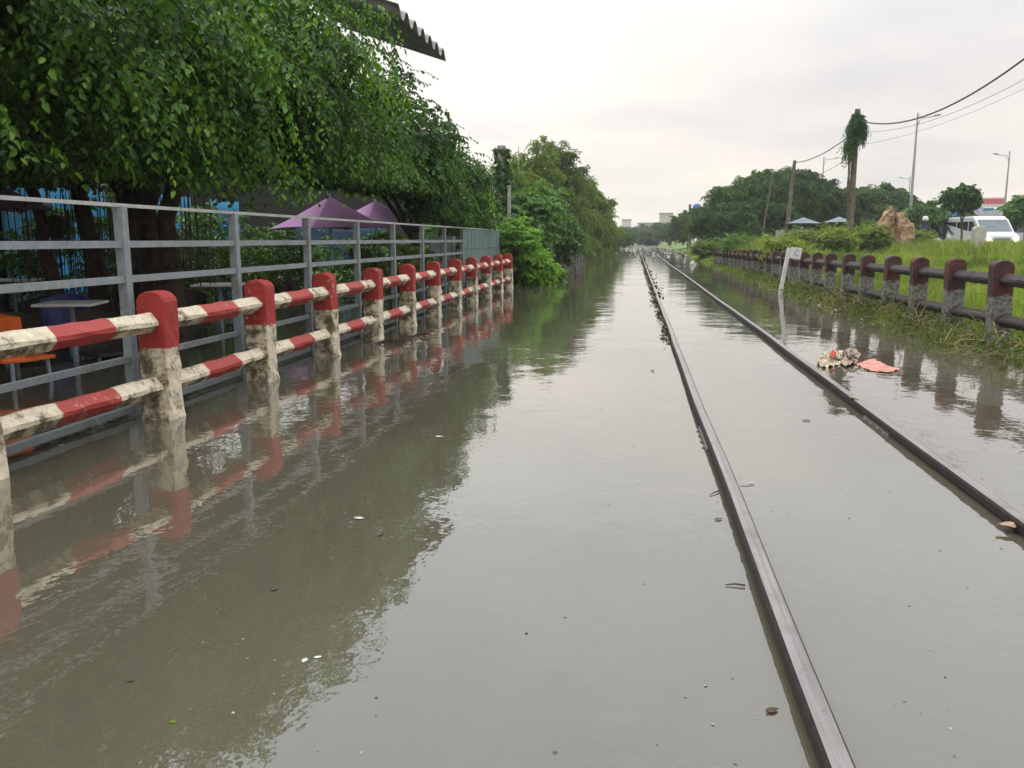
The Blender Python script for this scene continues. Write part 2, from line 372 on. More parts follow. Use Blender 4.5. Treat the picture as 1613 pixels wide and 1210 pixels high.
# ------------------------------------------------------------------ railway track
track = empty('railway_track', (0, 0, 0), 0, 'pair of steel rails running straight ahead just above the flood water', 'railway track')
def rail_profile(zt):
    hw = .03
    return [(-hw, zt-.012), (-hw+.008, zt-.002), (-hw+.016, zt), (hw-.016, zt), (hw-.008, zt-.002), (hw, zt-.012), (hw, zt-.040), (.022, zt-.048), (.022, zt-.11), (.026, zt-.125), (.026, zt-.135), (-.028, zt-.135), (-.028, zt-.125), (-.024, zt-.11), (-.024, zt-.048), (-hw, zt-.040)]
def make_rail(x0, zt, plates):
    mb = MB(); pr = rail_profile(zt); ysr = [-3+i*.5 for i in range(60)]+[27+i*4 for i in range(80)]
    n = len(pr); vs = []; fs = []
    for y in ysr:
        dx = .004*math.sin(y*.7)+.003*math.sin(y*1.9+x0)
        dz = .004*math.sin(y*.35+x0*3) + (-.012 if y > 30 else 0)
        vs += [(x0+dx+p[0], y, p[1]+dz) for p in pr]
    for i in range(len(ysr)-1):
        for k in range(n): fs.append((i*n+k, i*n+(k+1) % n, (i+1)*n+(k+1) % n, (i+1)*n+k))
    mb.add(vs, fs)
    r = mb.build('rail', RAIL, track)
    for (y, side) in plates:
        p = MB(); xx = x0+side*.022
        p.box(xx-.018, xx+.008, y-.27, y+.27, zt-.072, zt-.043)
        for q in (-.2, -.07, .07, .2): p.tube([(xx+side*.010, y+q, zt-.056), (xx+side*.032, y+q, zt-.056)], .011, 6)
        p.build('fishplate', simple('fishplate_steel', (.10, .08, .07), (.2, .17, .16), 30, .5), r)
    return r
make_rail(.434, .056, [(4.7, -1)])
make_rail(1.486, .052, [(5.2, -1)])

# ------------------------------------------------------------------ concrete fences
def post_mesh(name, mat, hgt=.79, wx=.19, wy=.155, seed=0):
    rs = random.Random(seed); mb = MB()
    # outline in XZ with an arched top, rings in Y with small chamfers, subdivided so that the old concrete can be uneven
    zs = [-.45, -.2, 0, .06, .12, .18, .25, .32, .39, .45, .55, .65, hgt-.065]
    L = [(-wx/2, z) for z in zs]; top = [(-wx/2*math.cos(a), hgt-.065+.065*math.sin(a)) for a in [math.pi*k/8 for k in range(1, 8)]]
    R = [(wx/2, z) for z in reversed(zs)]; out = L+top+R; n = len(out)
    yy = [-wy/2, -wy/2+.010, 0, wy/2-.010, wy/2]; vs = []; fs = []
    for j, y in enumerate(yy):
        ins = .010 if j in (0, 4) else 0
        for (x, z) in out:
            s_ = 1-ins/(wx/2)
            jz = .0035 if z > .44 else .007
            fl = 1+(.10*max(0, (.07-z)/.07) if -.05 < z < .07 else 0)
            zz = z-(ins*.8 if z > hgt-.08 else 0)
            vs.append((x*s_*fl+rs.uniform(-jz, jz), y*fl+rs.uniform(-jz, jz)*.6, zz+rs.uniform(-jz, jz)*.5))
    for j in range(4):
        for k in range(n-1): fs.append((j*n+k, j*n+k+1, (j+1)*n+k+1, (j+1)*n+k))
    m2 = len(out)
    for j, fl_ in ((0, 1), (4, 0)):
        for k in range(m2//2):
            a, b, c_, d = j*n+k, j*n+k+1, j*n+m2-2-k, j*n+m2-1-k
            if b < c_: fs.append((a, b, c_, d))
            elif b == c_: fs.append((a, b, d))
    mb.add(vs, fs); return mb
def beam_mb(L, s_=.086, seed=0):
    rs = random.Random(seed); mb = MB(); ns = 12; d = s_/math.sqrt(2)*1.0; ch = .012; vs = []; fs = []
    ring = [(-d, -ch), (-d, ch), (-ch, d), (ch, d), (d, ch), (d, -ch), (ch, -d), (-ch, -d)]
    for i in range(ns+1):
        for (x, z) in ring: vs.append((x+rs.uniform(-.004, .004), L*i/ns, z+rs.uniform(-.004, .004)))
    for i in range(ns):
        for k in range(8): fs.append((i*8+k, i*8+(k+1) % 8, (i+1)*8+(k+1) % 8, (i+1)*8+k))
    fs.append(tuple(range(8))); fs.append(tuple(range(ns*8+7, ns*8-1, -1)))
    return mb.add(vs, fs)
def concrete_fence(name, pts, zb, pm, bm_, label, cat, tilt=.0, wscale=1., skip=()):
    root = empty(name, (pts[0][0], pts[0][1], 0), 0, label, cat)
    posts = [post_mesh('post', pm, wx=.19*wscale, wy=.155*wscale, seed=k+1) for k in range(4)]
    protos = [p.build('post', pm, root, bevel=0) for p in posts]
    used = [False]*4; x00, y00 = pts[0]
    bl = {}
    for i, (x, y) in enumerate(pts):
        k = i % 4
        if used[k]: ob = protos[k].copy(); COL.objects.link(ob); ob.parent = root
        else: ob = protos[k]; used[k] = True
        ob.location = (x-x00, y-y00, zb(x, y)); ob.rotation_euler = (random.uniform(-tilt, tilt), random.uniform(-tilt, tilt), random.uniform(-.04, .04))
        if i+1 < len(pts):
            x2, y2 = pts[i+1]; L = math.hypot(x2-x, y2-y)-.15*wscale; an = math.atan2(-(x2-x), y2-y)
            for hh in (.60, .205):
                if (i, hh) in skip: continue
                b = beam_mb(L, seed=i*2+int(hh*10)).build('beam', bm_, root)
                z1, z2 = zb(x, y)+hh, zb(x2, y2)+hh
                ux, uy = (x2-x)/math.hypot(x2-x, y2-y), (y2-y)/math.hypot(x2-x, y2-y)
                b.location = (x-x00+ux*.075*wscale, y-y00+uy*.075*wscale, z1); b.rotation_euler = (math.atan2(z2-z1, L), 0, an)
    return root
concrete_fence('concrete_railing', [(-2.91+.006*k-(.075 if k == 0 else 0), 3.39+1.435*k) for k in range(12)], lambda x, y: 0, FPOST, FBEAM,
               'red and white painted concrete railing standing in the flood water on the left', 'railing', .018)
concrete_fence('concrete_railing', [(-2.80+.035*k, 20.6+1.4*k) for k in range(14)], lambda x, y: -.05+.004*(y-20), OPOST, OBEAM,
               'weathered dark red railing with pale bases under the trees beyond the bright railing', 'railing', .03)
concrete_fence('concrete_railing', [(3.62-.003*k, 7.8+1.235*k) for k in range(26)], lambda x, y: .105-.006*(y-9), OPOST, OBEAM,
               'mouldy dark brown railing half sunk in weeds along the grassy right bank', 'railing', .03, 1.0,
               skip={(i, .205) for i in (6, 9, 12, 15, 18)})

# ------------------------------------------------------------------ grey metal fence
mf = empty('metal_fence', (-3.13, 3.4, 0), 0, 'grey steel fence of square posts and level bars behind the red and white railing', 'fence')
my = [1.9+1.49*k for k in range(13)]
pmb = MB(); pmb.box(-.031, .031, -.031, .031, -.4, 1.30)
pp = pmb.build('post', GALV, mf, bevel=.004)
for i, y in enumerate(my):
    ob = pp if i == 0 else pp.copy()
    if i: COL.objects.link(ob); ob.parent = mf
    ob.location = (0, y-3.4, 0); ob.rotation_euler = (random.uniform(-.006, .006), random.uniform(-.008, .008), 0)
for z, t_, mt_ in ((1.305, .011, GALVT), (1.07, .021, GALV), (.855, .021, GALV), (.36, .018, GALV), (.045, .02, GALV)):
    for i in range(len(my)-1):
        b = MB(); y0, y1 = my[i]-3.4+.033, my[i+1]-3.4-.033
        if z > 1.2: y0 -= .033; y1 += .031
        w_ = .011 if z > 1.2 else .019
        b.box(-w_, w_, y0, y1, z-t_, z+t_); b.build('bar', mt_, mf)
for i in range(9, 12):
    b = MB(); y0, y1 = my[i]-3.4+.03, my[i+1]-3.4-.03
    b.box(.032, .036, y0, y1, .30, 1.28); pn = b.build('netting_panel', GMESH, mf)
    b = MB()
    for q in range(1, 4): b.box(.037, .045, y0+(y1-y0)*q/4-.006, y0+(y1-y0)*q/4+.006, .30, 1.28)
    for q in (.62, .94): b.box(.0455, .051, y0, y1, q-.006, q+.006)
    b.build('netting_frame', GALV, pn)

# ------------------------------------------------------------------ foliage generators
def leaves(P, D, Nn, L, Wd, fold=.25):
    D = nrm(D); Nn = nrm(Nn-D*np.sum(Nn*D, 1, keepdims=True)); Sd = np.cross(D, Nn)
    L = L[:, None]; Wd = Wd[:, None]
    b = P; l1 = P+D*L*.32+Sd*Wd*.5+Nn*Wd*fold; l2 = P+D*L*.68+Sd*Wd*.40+Nn*Wd*fold*.8-Nn*L*.03; t = P+D*L-Nn*L*.10
    r2 = P+D*L*.68-Sd*Wd*.40+Nn*Wd*fold*.8-Nn*L*.03; r1 = P+D*L*.32-Sd*Wd*.5+Nn*Wd*fold
    v = np.stack([b, l1, l2, t, r2, r1], 1).reshape(-1, 3); n = len(P); i = np.arange(n)[:, None]*6
    f = np.concatenate([i+np.array([[0, 3, 2, 1]]), i+np.array([[0, 5, 4, 3]])])
    return v, f
def foliage(lobes, nb, K=9, n=14, bl=.7, tl=.45, leaf=.062, wr=.55, droop=.5, bdroop=.25, seed=1, clip=None, inner=0, innersize=.16, shell=(.55, .95), spread=.9, keep=.18, gaps=0, irad=.72):
    r = np.random.default_rng(seed); lb = np.array(lobes, float)
    ar = lb[:, 3]*lb[:, 4]+lb[:, 4]*lb[:, 5]+lb[:, 3]*lb[:, 5]; pk = r.choice(len(lb), nb, p=ar/ar.sum())
    dr = nrm(r.normal(size=(nb, 3))); rad = r.uniform(shell[0], shell[1], (nb, 1))
    C = lb[pk, :3]; Rr = lb[pk, 3:6]; P = C+dr*Rr*rad
    # drop boughs buried in other lobes
    ins = np.zeros(nb, bool)
    for j in range(len(lb)):
        d = np.linalg.norm((P-lb[j, :3])/lb[j, 3:6], axis=1); ins |= (d < .6) & (pk != j)
    k = ~ins | (r.random(nb) < keep)
    if gaps: k &= (np.sin(P[:, 0]*2.1+1.5*np.sin(P[:, 2]*1.9+seed)+seed)*np.sin(P[:, 1]*2.2+seed+P[:, 2]*.8)+.6*np.sin(P[:, 2]*3.6+P[:, 1]*1.3+seed)+r.normal(size=nb)*.15 > -gaps)
    P, dr = P[k], dr[k]
    out = nrm(dr*np.array([1, 1, .6])+r.normal(size=dr.shape)*.35)
    M = len(P)
    bls = bl*r.uniform(.5, 1.25, M)
    t = (np.arange(K)+.5)/K*1.0
    tt = np.clip(t[None, :]+r.normal(size=(M, K))*.05, 0, 1.1)[..., None]
    BP = P[:, None, :]+out[:, None, :]*bls[:, None, None]*tt+np.array([0, 0, -1.])*bdroop*bls[:, None, None]*tt**2
    sd = nrm(np.cross(out, np.array([0, 0, 1.])+.01))[:, None, :]*np.where(np.arange(K) % 2 == 0, 1, -1)[None, :, None]
    td = nrm(out[:, None, :]*.6+sd*spread+r.normal(size=(M, K, 3))*.28)
    BP = BP.reshape(-1, 3); td = td.reshape(-1, 3); Q = len(BP)
    tls = tl*r.uniform(.45, 1.2, Q)
    u = (np.arange(n)+.7)/n; uu = u[None, :, None]
    LP = BP[:, None, :]+td[:, None, :]*tls[:, None, None]*uu+np.array([0, 0, -1.])*droop*tls[:, None, None]*uu**1.7
    tan = nrm(td[:, None, :]+np.array([0, 0, -1.])*droop*1.7*uu**.7)
    s2 = nrm(np.cross(tan, np.array([0.05, 0.03, 1.])))*np.where(np.arange(n) % 2 == 0, 1, -1)[None, :, None]
    LD = nrm(tan*.55+s2*.8+np.array([0, 0, -.45])+r.normal(size=LP.shape)*.28)
    LN = nrm(np.array([0, 0, .8])+td[:, None, :]*.5+r.normal(size=LP.shape)*.42)
    LP = LP.reshape(-1, 3); LD = LD.reshape(-1, 3); LN = LN.reshape(-1, 3)
    if clip is not None:
        k = clip(LP); LP, LD, LN = LP[k], LD[k], LN[k]
    sz = leaf*r.uniform(.6, 1.25, len(LP)); v, f = leaves(LP, LD, LN, sz, sz*wr)
    if inner:
        pk = r.choice(len(lb), inner, p=ar/ar.sum()); d = nrm(r.normal(size=(inner, 3)))*r.uniform(.1, irad, (inner, 1))
        P2 = lb[pk, :3]+d*lb[pk, 3:6]
        if clip is not None: P2 = P2[clip(P2-np.array([0, 0, innersize]))]
        m_ = len(P2); s3 = innersize*r.uniform(.6, 1.3, m_)
        v2, f2 = leaves(P2, r.normal(size=(m_, 3)), r.normal(size=(m_, 3)), s3, s3*.75)
        f = np.concatenate([f, f2+len(v)]); v = np.concatenate([v, v2])
    return v, f
def limb(mb, pts, r0, r1, n=8, wob=.03, seed=0):
    rs = random.Random(seed); P = []
    pts = [Vector(p) for p in pts]
    for i in range(len(pts)-1):
        for k in range(4): P.append(pts[i].lerp(pts[i+1], k/4)+Vector((rs.uniform(-wob, wob), rs.uniform(-wob, wob), 0)))
    P.append(pts[-1]); m_ = len(P)
    mb.tube(P, [r0+(r1-r0)*(i/(m_-1))**.8*(1+rs.uniform(-.06, .06)) for i in range(m_)], n)
def tree(name, base, lobes, mat, label, cat='tree', group=None, trunk_r=.12, bark=None, sprays=0, **kw):
    """lobes in world coordinates; trunk from base with a limb to each lobe"""
    root = empty(name, base, 0, label, cat, group); b = Vector([float(q) for q in base])
    v, f = foliage(lobes, **kw)
    if sprays:
        k2 = dict(kw); k2.update(nb=sprays, K=5, n=17, bl=.55, tl=.62, droop=1.7, bdroop=.9, shell=(.86, 1.03), inner=0, gaps=.25, seed=kw['seed']+50, spread=.6)
        v2, f2 = foliage(lobes, **k2); npmesh('young_shoots', v2-np.array(base, float), f2, YNG, root)
    v = v-np.array(base, float)
    npmesh('crown', v, f, mat, root)
    mb = MB(); lc = sum((Vector(l[:3]) for l in lobes), Vector())/len(lobes)-b
    fork = Vector((lc.x*.35, lc.y*.35, lc.z*.5)); limb(mb, [(0, 0, -.3), (fork.x*.3, fork.y*.3, fork.z*.5), fork], trunk_r, trunk_r*.7, 10, trunk_r*.15, 3)
    for i, l in enumerate(lobes):
        e = Vector(l[:3])-b+Vector((0, 0, l[5]*.3)); mid = fork.lerp(e, .5)+Vector((0, 0, .1*l[5]))
        limb(mb, [fork, mid, e], trunk_r*.5, trunk_r*.12, 6, trunk_r*.2, i)
    mb.build('trunk', bark or BARK, root, smooth=True)
    return root

# ------------------------------------------------------------------ the big trees over the cafe
def canopy_clip(P):
    x, y, z = P[:, 0], P[:, 1], P[:, 2]
    bot = 1.46+.05*np.sin(y*3)+.05*np.sin(y*7+x*5)
    back = (x < -4.0); bot = np.where(back & (y > 9), 1.95, bot); bot = np.where(back & (y <= 9), 1.62, bot)
    bot = np.where((x > -3.9) & (y > 14), 1.45-.03*(y-14), bot)
    bot = np.where((x > -4.0) & (y > 8.2) & (y < 14), 1.80+.05*np.sin(y*9), bot)
    lim = -2.72-.25*np.clip((z-3.0), 0, 2)+.12*np.sin(y*2.1)-1.1*np.clip((5.6-y)/2, 0, 1)
    return (z > bot) & (x < lim)
tree('ficus_tree', (-5.6, 5.2, -.3), [(-4.6, 4.3, 2.7, 1.6, 1.8, 1.1), (-4.4, 6.0, 2.9, 1.3, 1.5, 1.0), (-6.2, 5.6, 3.2, 2.2, 2.4, 1.5), (-5.4, 3.0, 2.9, 1.4, 1.3, 1.3), (-7.6, 7.2, 2.8, 2.0, 2.4, 1.3)],
     FIC, 'nearest broad dark green tree drooping over the fence at the left edge', trunk_r=.18, bark=BARKD, sprays=420, nb=2000, irad=.5, shell=(.5, .9), K=9, n=14, leaf=.064, droop=1.0, bdroop=.6, bl=.85, seed=3, clip=canopy_clip, inner=30000, innersize=.12, keep=.25, gaps=-.10)
tree('ficus_tree', (-6.0, 9.3, -.3), [(-4.3, 8.2, 2.75, 1.35, 1.6, 1.25), (-4.15, 10.0, 3.0, 1.2, 1.35, 1.1), (-5.8, 9.2, 3.4, 2.1, 2.3, 1.5), (-7.6, 9.2, 3.2, 2.2, 1.8, 1.4), (-4.6, 9.0, 3.75, 1.15, 1.6, .75)],
     FIC, 'tall leafy tree with fresh green drooping sprays above the thick trunk cluster', trunk_r=.16, bark=BARKD, sprays=460, nb=2100, irad=.5, shell=(.5, .9), K=9, n=14, leaf=.064, droop=1.0, bdroop=.6, bl=.85, seed=5, clip=canopy_clip, inner=30000, innersize=.12, keep=.25, gaps=-.10)
tree('ficus_tree', (-4.6, 18.6, -.3), [(-4.2, 12.6, 2.45, 1.15, 1.3, .95), (-4.1, 14.4, 2.35, 1.15, 1.3, .95), (-4.2, 16.2, 2.05, 1.15, 1.3, .85), (-4.9, 13.4, 2.8, 1.0, 2.0, .7), (-4.4, 17.9, 1.9, 1.0, 1.2, .75)],
     FIC2, 'rounded dark green tree behind the second purple parasol and green netting', trunk_r=.13, bark=BARKD, sprays=260, nb=1700, K=8, n=12, leaf=.075, droop=.6, seed=8, clip=canopy_clip, inner=20000, innersize=.13, keep=.25, gaps=.08)

# ------------------------------------------------------------------ trunk cluster with hanging roots
def trunk_cluster():
    root = empty('old_ficus_trunk', (-6.0, 9.3, 0), 0, 'cluster of thick twisted trunks with hanging roots standing in water behind the fence', 'tree trunk')
    mb = MB(); rs = random.Random(4)
    for k in range(7):
        x = -.75+k*.25+rs.uniform(-.05, .05); y = rs.uniform(-.25, .25); r = rs.uniform(.06, .14)
        limb(mb, [(x, y, -.4), (x*.9+rs.uniform(-.08, .08), y, .5), (x*.95+rs.uniform(-.15, .15), y, 1.3), (x*1.4, y, 2.4)], r*1.25, r*.6, 9, .03, k)
    mb.build('trunk', BARKD, root, smooth=True)
    mb = MB()
    for k in range(60):
        x = rs.uniform(-1.1, 1.1); y = rs.uniform(-.45, .4); z0 = rs.uniform(1.3, 2.2); z1 = rs.uniform(-.1, .8)
        mb.tube([(x+rs.uniform(-.03, .03), y, z0), (x, y, (z0+z1)/2), (x+rs.uniform(-.04, .04), y, z1)], .006, 4, caps=False)
    mb.build('hanging_roots', BARK, root)
trunk_cluster()

# ------------------------------------------------------------------ cafe behind the fence
def tarp(x, y0, y1, z0, z1, label, w=0.05, mt_=None):
    n = 26; vs = []; fs = []
    for j in range(9):
        for i in range(n):
            t = i/(n-1); z = z0+(z1-z0)*j/8
            vs.append((x+w*math.sin(t*21+j*.2)*.5+w*.6*math.sin(t*7+1), y0+(y1-y0)*t, z+.02*math.sin(t*9)))
    for j in range(8):
        for i in range(n-1): fs.append((j*n+i, j*n+i+1, (j+1)*n+i+1, (j+1)*n+i))
    mb = MB(); mb.add(vs, fs); ob = mb.build('blue_tarpaulin', mt_ or BLUET, smooth=True)
    ob.modifiers.new('th', 'SOLIDIFY').thickness = .004
    return tag(ob, label, 'tarpaulin', 'blue tarpaulins hung round the cafe')
tarp(-9.4, 11.6, 14.2, .05, 1.95, 'bright blue tarpaulin wall beyond the round disc near the left edge')
tarp(-9.3, 15.6, 17.0, .05, 1.95, 'narrow strip of blue tarpaulin seen just right of the first tall fence post')
tarp(-9.2, 17.6, 19.0, .02, 1.95, 'pale blue tarpaulin curtain hanging right of the old trunk cluster')
tarp(-9.2, 22.2, 31.0, .02, 1.5, 'long dim blue tarpaulin in shade behind the purple parasols', mt_=simple('shaded_blue_sheet', (.008, .03, .07), (.015, .06, .11), 2, .8))  # same blue tarpaulin, its shade put into a darker colour
# near-black walls and low roof added to keep the cafe dark
def wallbox(x0, x1, y0, y1, z0, z1, mat, name, label, cat):
    mb = MB(); mb.box(x0, x1, y0, y1, z0, z1); return tag(mb.build(name, mat), label, cat)
DKW = simple('shade_panel_black', (.008, .007, .007), (.02, .016, .014), 2, .9)
ASB = simple('asbestos_sheet', (.20, .19, .18), (.33, .32, .31), 4, .9, .3)
def corrugated(x0, x1, y0, y1, z0, z1, pitch, amp, th=.012):
    """sheet with its waves running across X, falling from z0 at x0 to z1 at x1"""
    n = int((y1-y0)/pitch*10)+1; vs = []; fs = []
    for dz in (0, -th):
        for i in range(n):
            y = y0+(y1-y0)*i/(n-1); c_ = math.cos((y-y0)/pitch*2*math.pi); z = amp*(abs(c_)**.7*(1 if c_ > 0 else -1))*.5
            vs += [(x0, y, z0+z+dz), (x1, y, z1+z+dz)]
    for i in range(n-1):
        a = 2*i; fs.append((a, a+1, a+3, a+2)); b = 2*n+2*i; fs.append((b, b+2, b+3, b+1)); fs.append((a+1, b+1, b+3, a+3)); fs.append((a, a+2, b+2, b))
    fs.append((0, 2*n, 2*n+1, 1)); e = 2*(n-1); fs.append((e, e+1, 2*n+e+1, 2*n+e))
    return MB().add(vs, fs)
hs = empty('cafe_shed', (-10.5, 14, 0), 0, 'cafe building with corrugated grey roof behind the big trees and added dark shade walls', 'building')
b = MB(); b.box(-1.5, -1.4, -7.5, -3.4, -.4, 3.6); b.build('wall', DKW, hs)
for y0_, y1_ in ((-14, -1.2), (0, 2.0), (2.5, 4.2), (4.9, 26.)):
    b = MB(); b.box(1.0, 1.06, y0_, y1_, -.4, 3.3); b.build('wall', DKW, hs)  # added panels that darken the gaps between the tarpaulins
b = MB(); b.box(.93, .99, -4, 24, 1.75, 3.6); b.build('shade_strip', DKW, hs)
b = MB(); b.box(-1.6, 2.6, -14, -3., 3.61, 3.66); b.build('shade_roof', DKW, hs)
E0 = at(703, 93, X=-3.55)
rb = corrugated(5.0, 10.5-3.55, E0[1]-14-3.25, E0[1]-14, E0[2]+.7, E0[2]+.05, .50, .17); rb.build('roof', ASB, hs)

def parasol(c, hd, rim, apex, rot, mat, label, ground=-.4, group='purple parasols over the cafe tables'):
    root = empty('parasol', (c[0], c[1], 0), rot, label, 'parasol', group)
    n = 4; sub = 8; rings = 6; vs = [(0, 0, apex)]; fs = []
    cor = [(hd*math.cos(math.pi/2*k), hd*math.sin(math.pi/2*k)) for k in range(4)]
    per = []
    for k in range(4):
        a, b_ = cor[k], cor[(k+1) % 4]
        for s_ in range(sub): t = s_/sub; per.append((a[0]*(1-t)+b_[0]*t, a[1]*(1-t)+b_[1]*t, t))
    m_ = len(per)
    for j in range(1, rings+1):
        u = j/rings
        for (x, y, t) in per:
            sag = -.07*u*(1-u)*4*.6; bow = .05*math.sin(math.pi*t)*u
            vs.append((x*u*(1-bow), y*u*(1-bow), apex+(rim-apex)*u+sag*.6+.03*math.sin(math.pi*t)*u))
    for k in range(m_): fs.append((0, 1+k, 1+(k+1) % m_))
    for j in range(rings-1):
        for k in range(m_): a = 1+j*m_+k; b_ = 1+j*m_+(k+1) % m_; fs.append((a, a+m_, b_+m_, b_))
    b = MB(); b.add(vs, fs); cn_ = b.build('canopy', mat, root); cn_.modifiers.new('t', 'SOLIDIFY').thickness = .004
    b = MB(); b.tube([(0, 0, ground), (0, 0, apex+.05)], .022, 8); b.build('pole', WHT, root)
    b = MB()
    for (x, y) in cor: b.tube([(0, 0, apex-.03), (x*.97, y*.97, rim-.02)], .008, 4)
    b.build('ribs', DARK, root)
    return root
c1 = at(521, 358, Y=15.5); hd = (at(615, 358, Y=15.5)[0]-at(428, 358, Y=15.5)[0])/2
parasol((c1[0], 15.5), hd*1.02, at(521, 359, Y=15.5)[2]-.02, at(508, 309, Y=15.5)[2], math.radians(4), PURP, 'larger purple parasol under the trees, its lit side to the right')
c2 = at(592, 350, Y=18.2); parasol((c2[0], 18.2), 1.12, c2[2]-.05, at(590, 316, Y=18.2)[2], math.radians(6), PURP, 'second purple parasol half hidden behind the larger one')
c3 = at(-25, 330, Y=9.0); parasol((c3[0], 9.0), .82, c3[2]-.01, c3[2]+.42, math.radians(10), PURP, 'purple parasol cut by the left edge above the metal fence')

def table(loc, w, h, label, rz=.3):
    root = empty('cafe_table', (loc[0], loc[1], -.4), rz, label, 'table', 'cafe tables standing in the flood')
    b = MB(); b.box(-w/2, w/2, -w/2, w/2, h+.4-.025, h+.4); b.build('table_top', WHT, root, bevel=.006)
    b = MB(); b.tube([(0, 0, .02), (0, 0, h+.375)], .025, 10); b.build('pedestal', GALV, root)
    b = MB()
    for k in range(4): a = k*math.pi/2; b.tube([(0, 0, .03), (.26*math.cos(a), .26*math.sin(a), .015)], .016, 5)
    b.build('base', GALV, root)
t1 = at(112, 476, Y=7.0); table(t1, .5, t1[2], 'white square cafe table on one leg nearest the left edge')
t2 = at(345, 447, Y=9.6); table(t2, .55, t2[2], 'white square cafe table in front of the pale blue tarpaulin')
t3 = at(20, 440, Y=10.2); table(t3, .6, t3[2], 'small cafe table deep in shade behind the leftmost fence bay')
def chair(loc, rz, mat, label, z=-.4):
    root = empty('cafe_chair', (loc[0], loc[1], z), rz, label, 'chair', 'cafe chairs standing in the flood')
    b = MB()
    n = 9; vs = []; fs = []
    for j, (zz, rr, bend) in enumerate([(.46, .20, 0), (.62, .215, .01), (.78, .235, .03), (.84, .235, .05)]):
        for off in (0, .018):
            for i in range(n):
                a = math.radians(-70+140*i/(n-1)); drop = .06*abs(math.sin(a))**2*(j == 3)
                vs.append(((rr+off)*math.sin(a), (rr+off)*math.cos(a)+bend-.02, zz-drop))
    for j in range(3):
        for i in range(n-1):
            a = j*2*n+i; fs.append((a, a+1, a+1+2*n, a+2*n)); a += n; fs.append((a, a+2*n, a+1+2*n, a+1))
        for i in (0, n-1): a = j*2*n+i; fs.append((a, a+n, a+3*n, a+2*n))
    for i in range(n-1): a = 6*n+i; fs.append((a, a+1, a+n+1, a+n))
    b.add(vs, fs); b.build('backrest', mat, root, smooth=False)
    b = MB(); b.prism([(-.21, -.2), (.21, -.2), (.22, .05), (.14, .2), (-.14, .2), (-.22, .05)], 'z', .43, .46); b.build('seat', mat, root, bevel=.008)
    for sx in (-1, 1):
        for sy in (-1, 1):
            b = MB(); b.tube([(sx*.2, sy*.18, 0), (sx*.17, sy*.15, .43)], .016, 6); b.build('leg', GALV, root)
    return root
q = at(14, 484, Y=5.9); chair((q[0], 5.9), 2.9, ORNG, 'bright orange plastic chair at the left edge behind the fence', z=q[2]-.84)
q = at(97, 465, Y=7.9); chair((q[0], 7.9), .4, BLUEP, 'deep blue plastic chair behind the leftmost white table', z=-.3)
for i, (px, Y, rz, lab) in enumerate([(160, 7.3, 1.2, 'dark woven chair just right of the leftmost white table'), (60, 8.9, .2, 'dark woven chair in shade left of the blue chair'),
                         (385, 10.2, -1.3, 'dark woven chair right of the table by the blue curtain'), (305, 10.6, .9, 'dark woven chair between the trunks and the blue curtain'),
                         (470, 14.2, 1.5, 'dark woven chair left of the larger parasol pole'), (560, 15.0, -1.5, 'dark woven chair between the two parasol poles'),
                         (25, 6.9, 1., 'dark woven chair in front of the orange plastic chair back')]):
    q = at(px, 480, Y=Y); chair((q[0], Y), rz, DARK, lab)
# round disc on a stand, small cabinet, shade shrubs
q = at(88, 358, Y=9.4)
dsk = empty('round_sign', (q[0], 9.4, -.4), 0, 'round dark woven disc on a post in front of the blue tarpaulin', 'sign')
b = MB(); b.tube([(0, -.02, q[2]+.4), (0, .02, q[2]+.4)], .145, 24); b.build('disc', simple('woven_disc', (.03, .045, .02), (.06, .07, .035), 40, .9), dsk)
b = MB(); b.tube([(0, .035, 0), (0, .035, q[2]+.35)], .015, 6); b.build('post', DARK, dsk)
q = at(705, 425, Y=16.2)
cb = empty('meter_cabinet', (q[0]-.1, 16.2, -.35), 0, 'pale grey cabinet behind the fence just left of the green netting', 'cabinet')
b = MB(); b.box(-.24, .24, -.12, .12, .5, 1.5); b.build('cabinet_body', simple('grey_cabinet', (.4, .42, .42), (.5, .52, .52), 4, .6), cb, bevel=.01)
b = MB(); b.box(-.2, -.02, -.126, -.121, .9, 1.4); b.box(.03, .2, -.126, -.121, .9, 1.4); b.build('door', WHT, cb)
b = MB(); b.box(-.18, -.14, -.08, .08, 0, .5); b.box(.14, .18, -.08, .08, 0, .5); b.build('stand', GALV, cb)

def shrub(name, base, lobes, mat, label, cat='shrub', group=None, **kw):
    root = empty(name, base, 0, label, cat, group)
    v, f = foliage(lobes, **kw); npmesh('foliage', v-np.array(base, float), f, mat, root)
    mb = MB(); b = Vector([float(q_) for q_ in base]); rs = random.Random(9)
    for l in lobes:
        for k in range(3):
            e = Vector(l[:3])-b+Vector((rs.uniform(-.5, .5)*l[3], rs.uniform(-.5, .5)*l[4], rs.uniform(0, .5)*l[5]))
            limb(mb, [(rs.uniform(-.05, .05), rs.uniform(-.05, .05), -.1), e*.5+Vector((rs.uniform(-.05, .05), 0, .05)), e], .018, .005, 5, .01, k)
    mb.build('stems', BARK, root); return root
shr = lambda *a, **k: shrub('shrub', *a, **k)
shr((-7.6, 11.4, -.3), [(-7.8, 11.4, .9, .8, .9, .8), (-7.4, 12.8, .8, .8, 1., .7)], FIC, 'dark leafy bush in front of the blue tarpaulin at the far left', nb=170, K=6, n=9, leaf=.09, bl=.5, tl=.4, seed=21)
shr((-7.4, 14.6, -.3), [(-7.5, 14.8, .8, .7, .9, .8), (-7.1, 16.2, .7, .7, .7, .6)], FIC, 'dark leafy bush behind the old trunk cluster', nb=170, K=6, n=9, leaf=.09, bl=.4, tl=.35, seed=22)
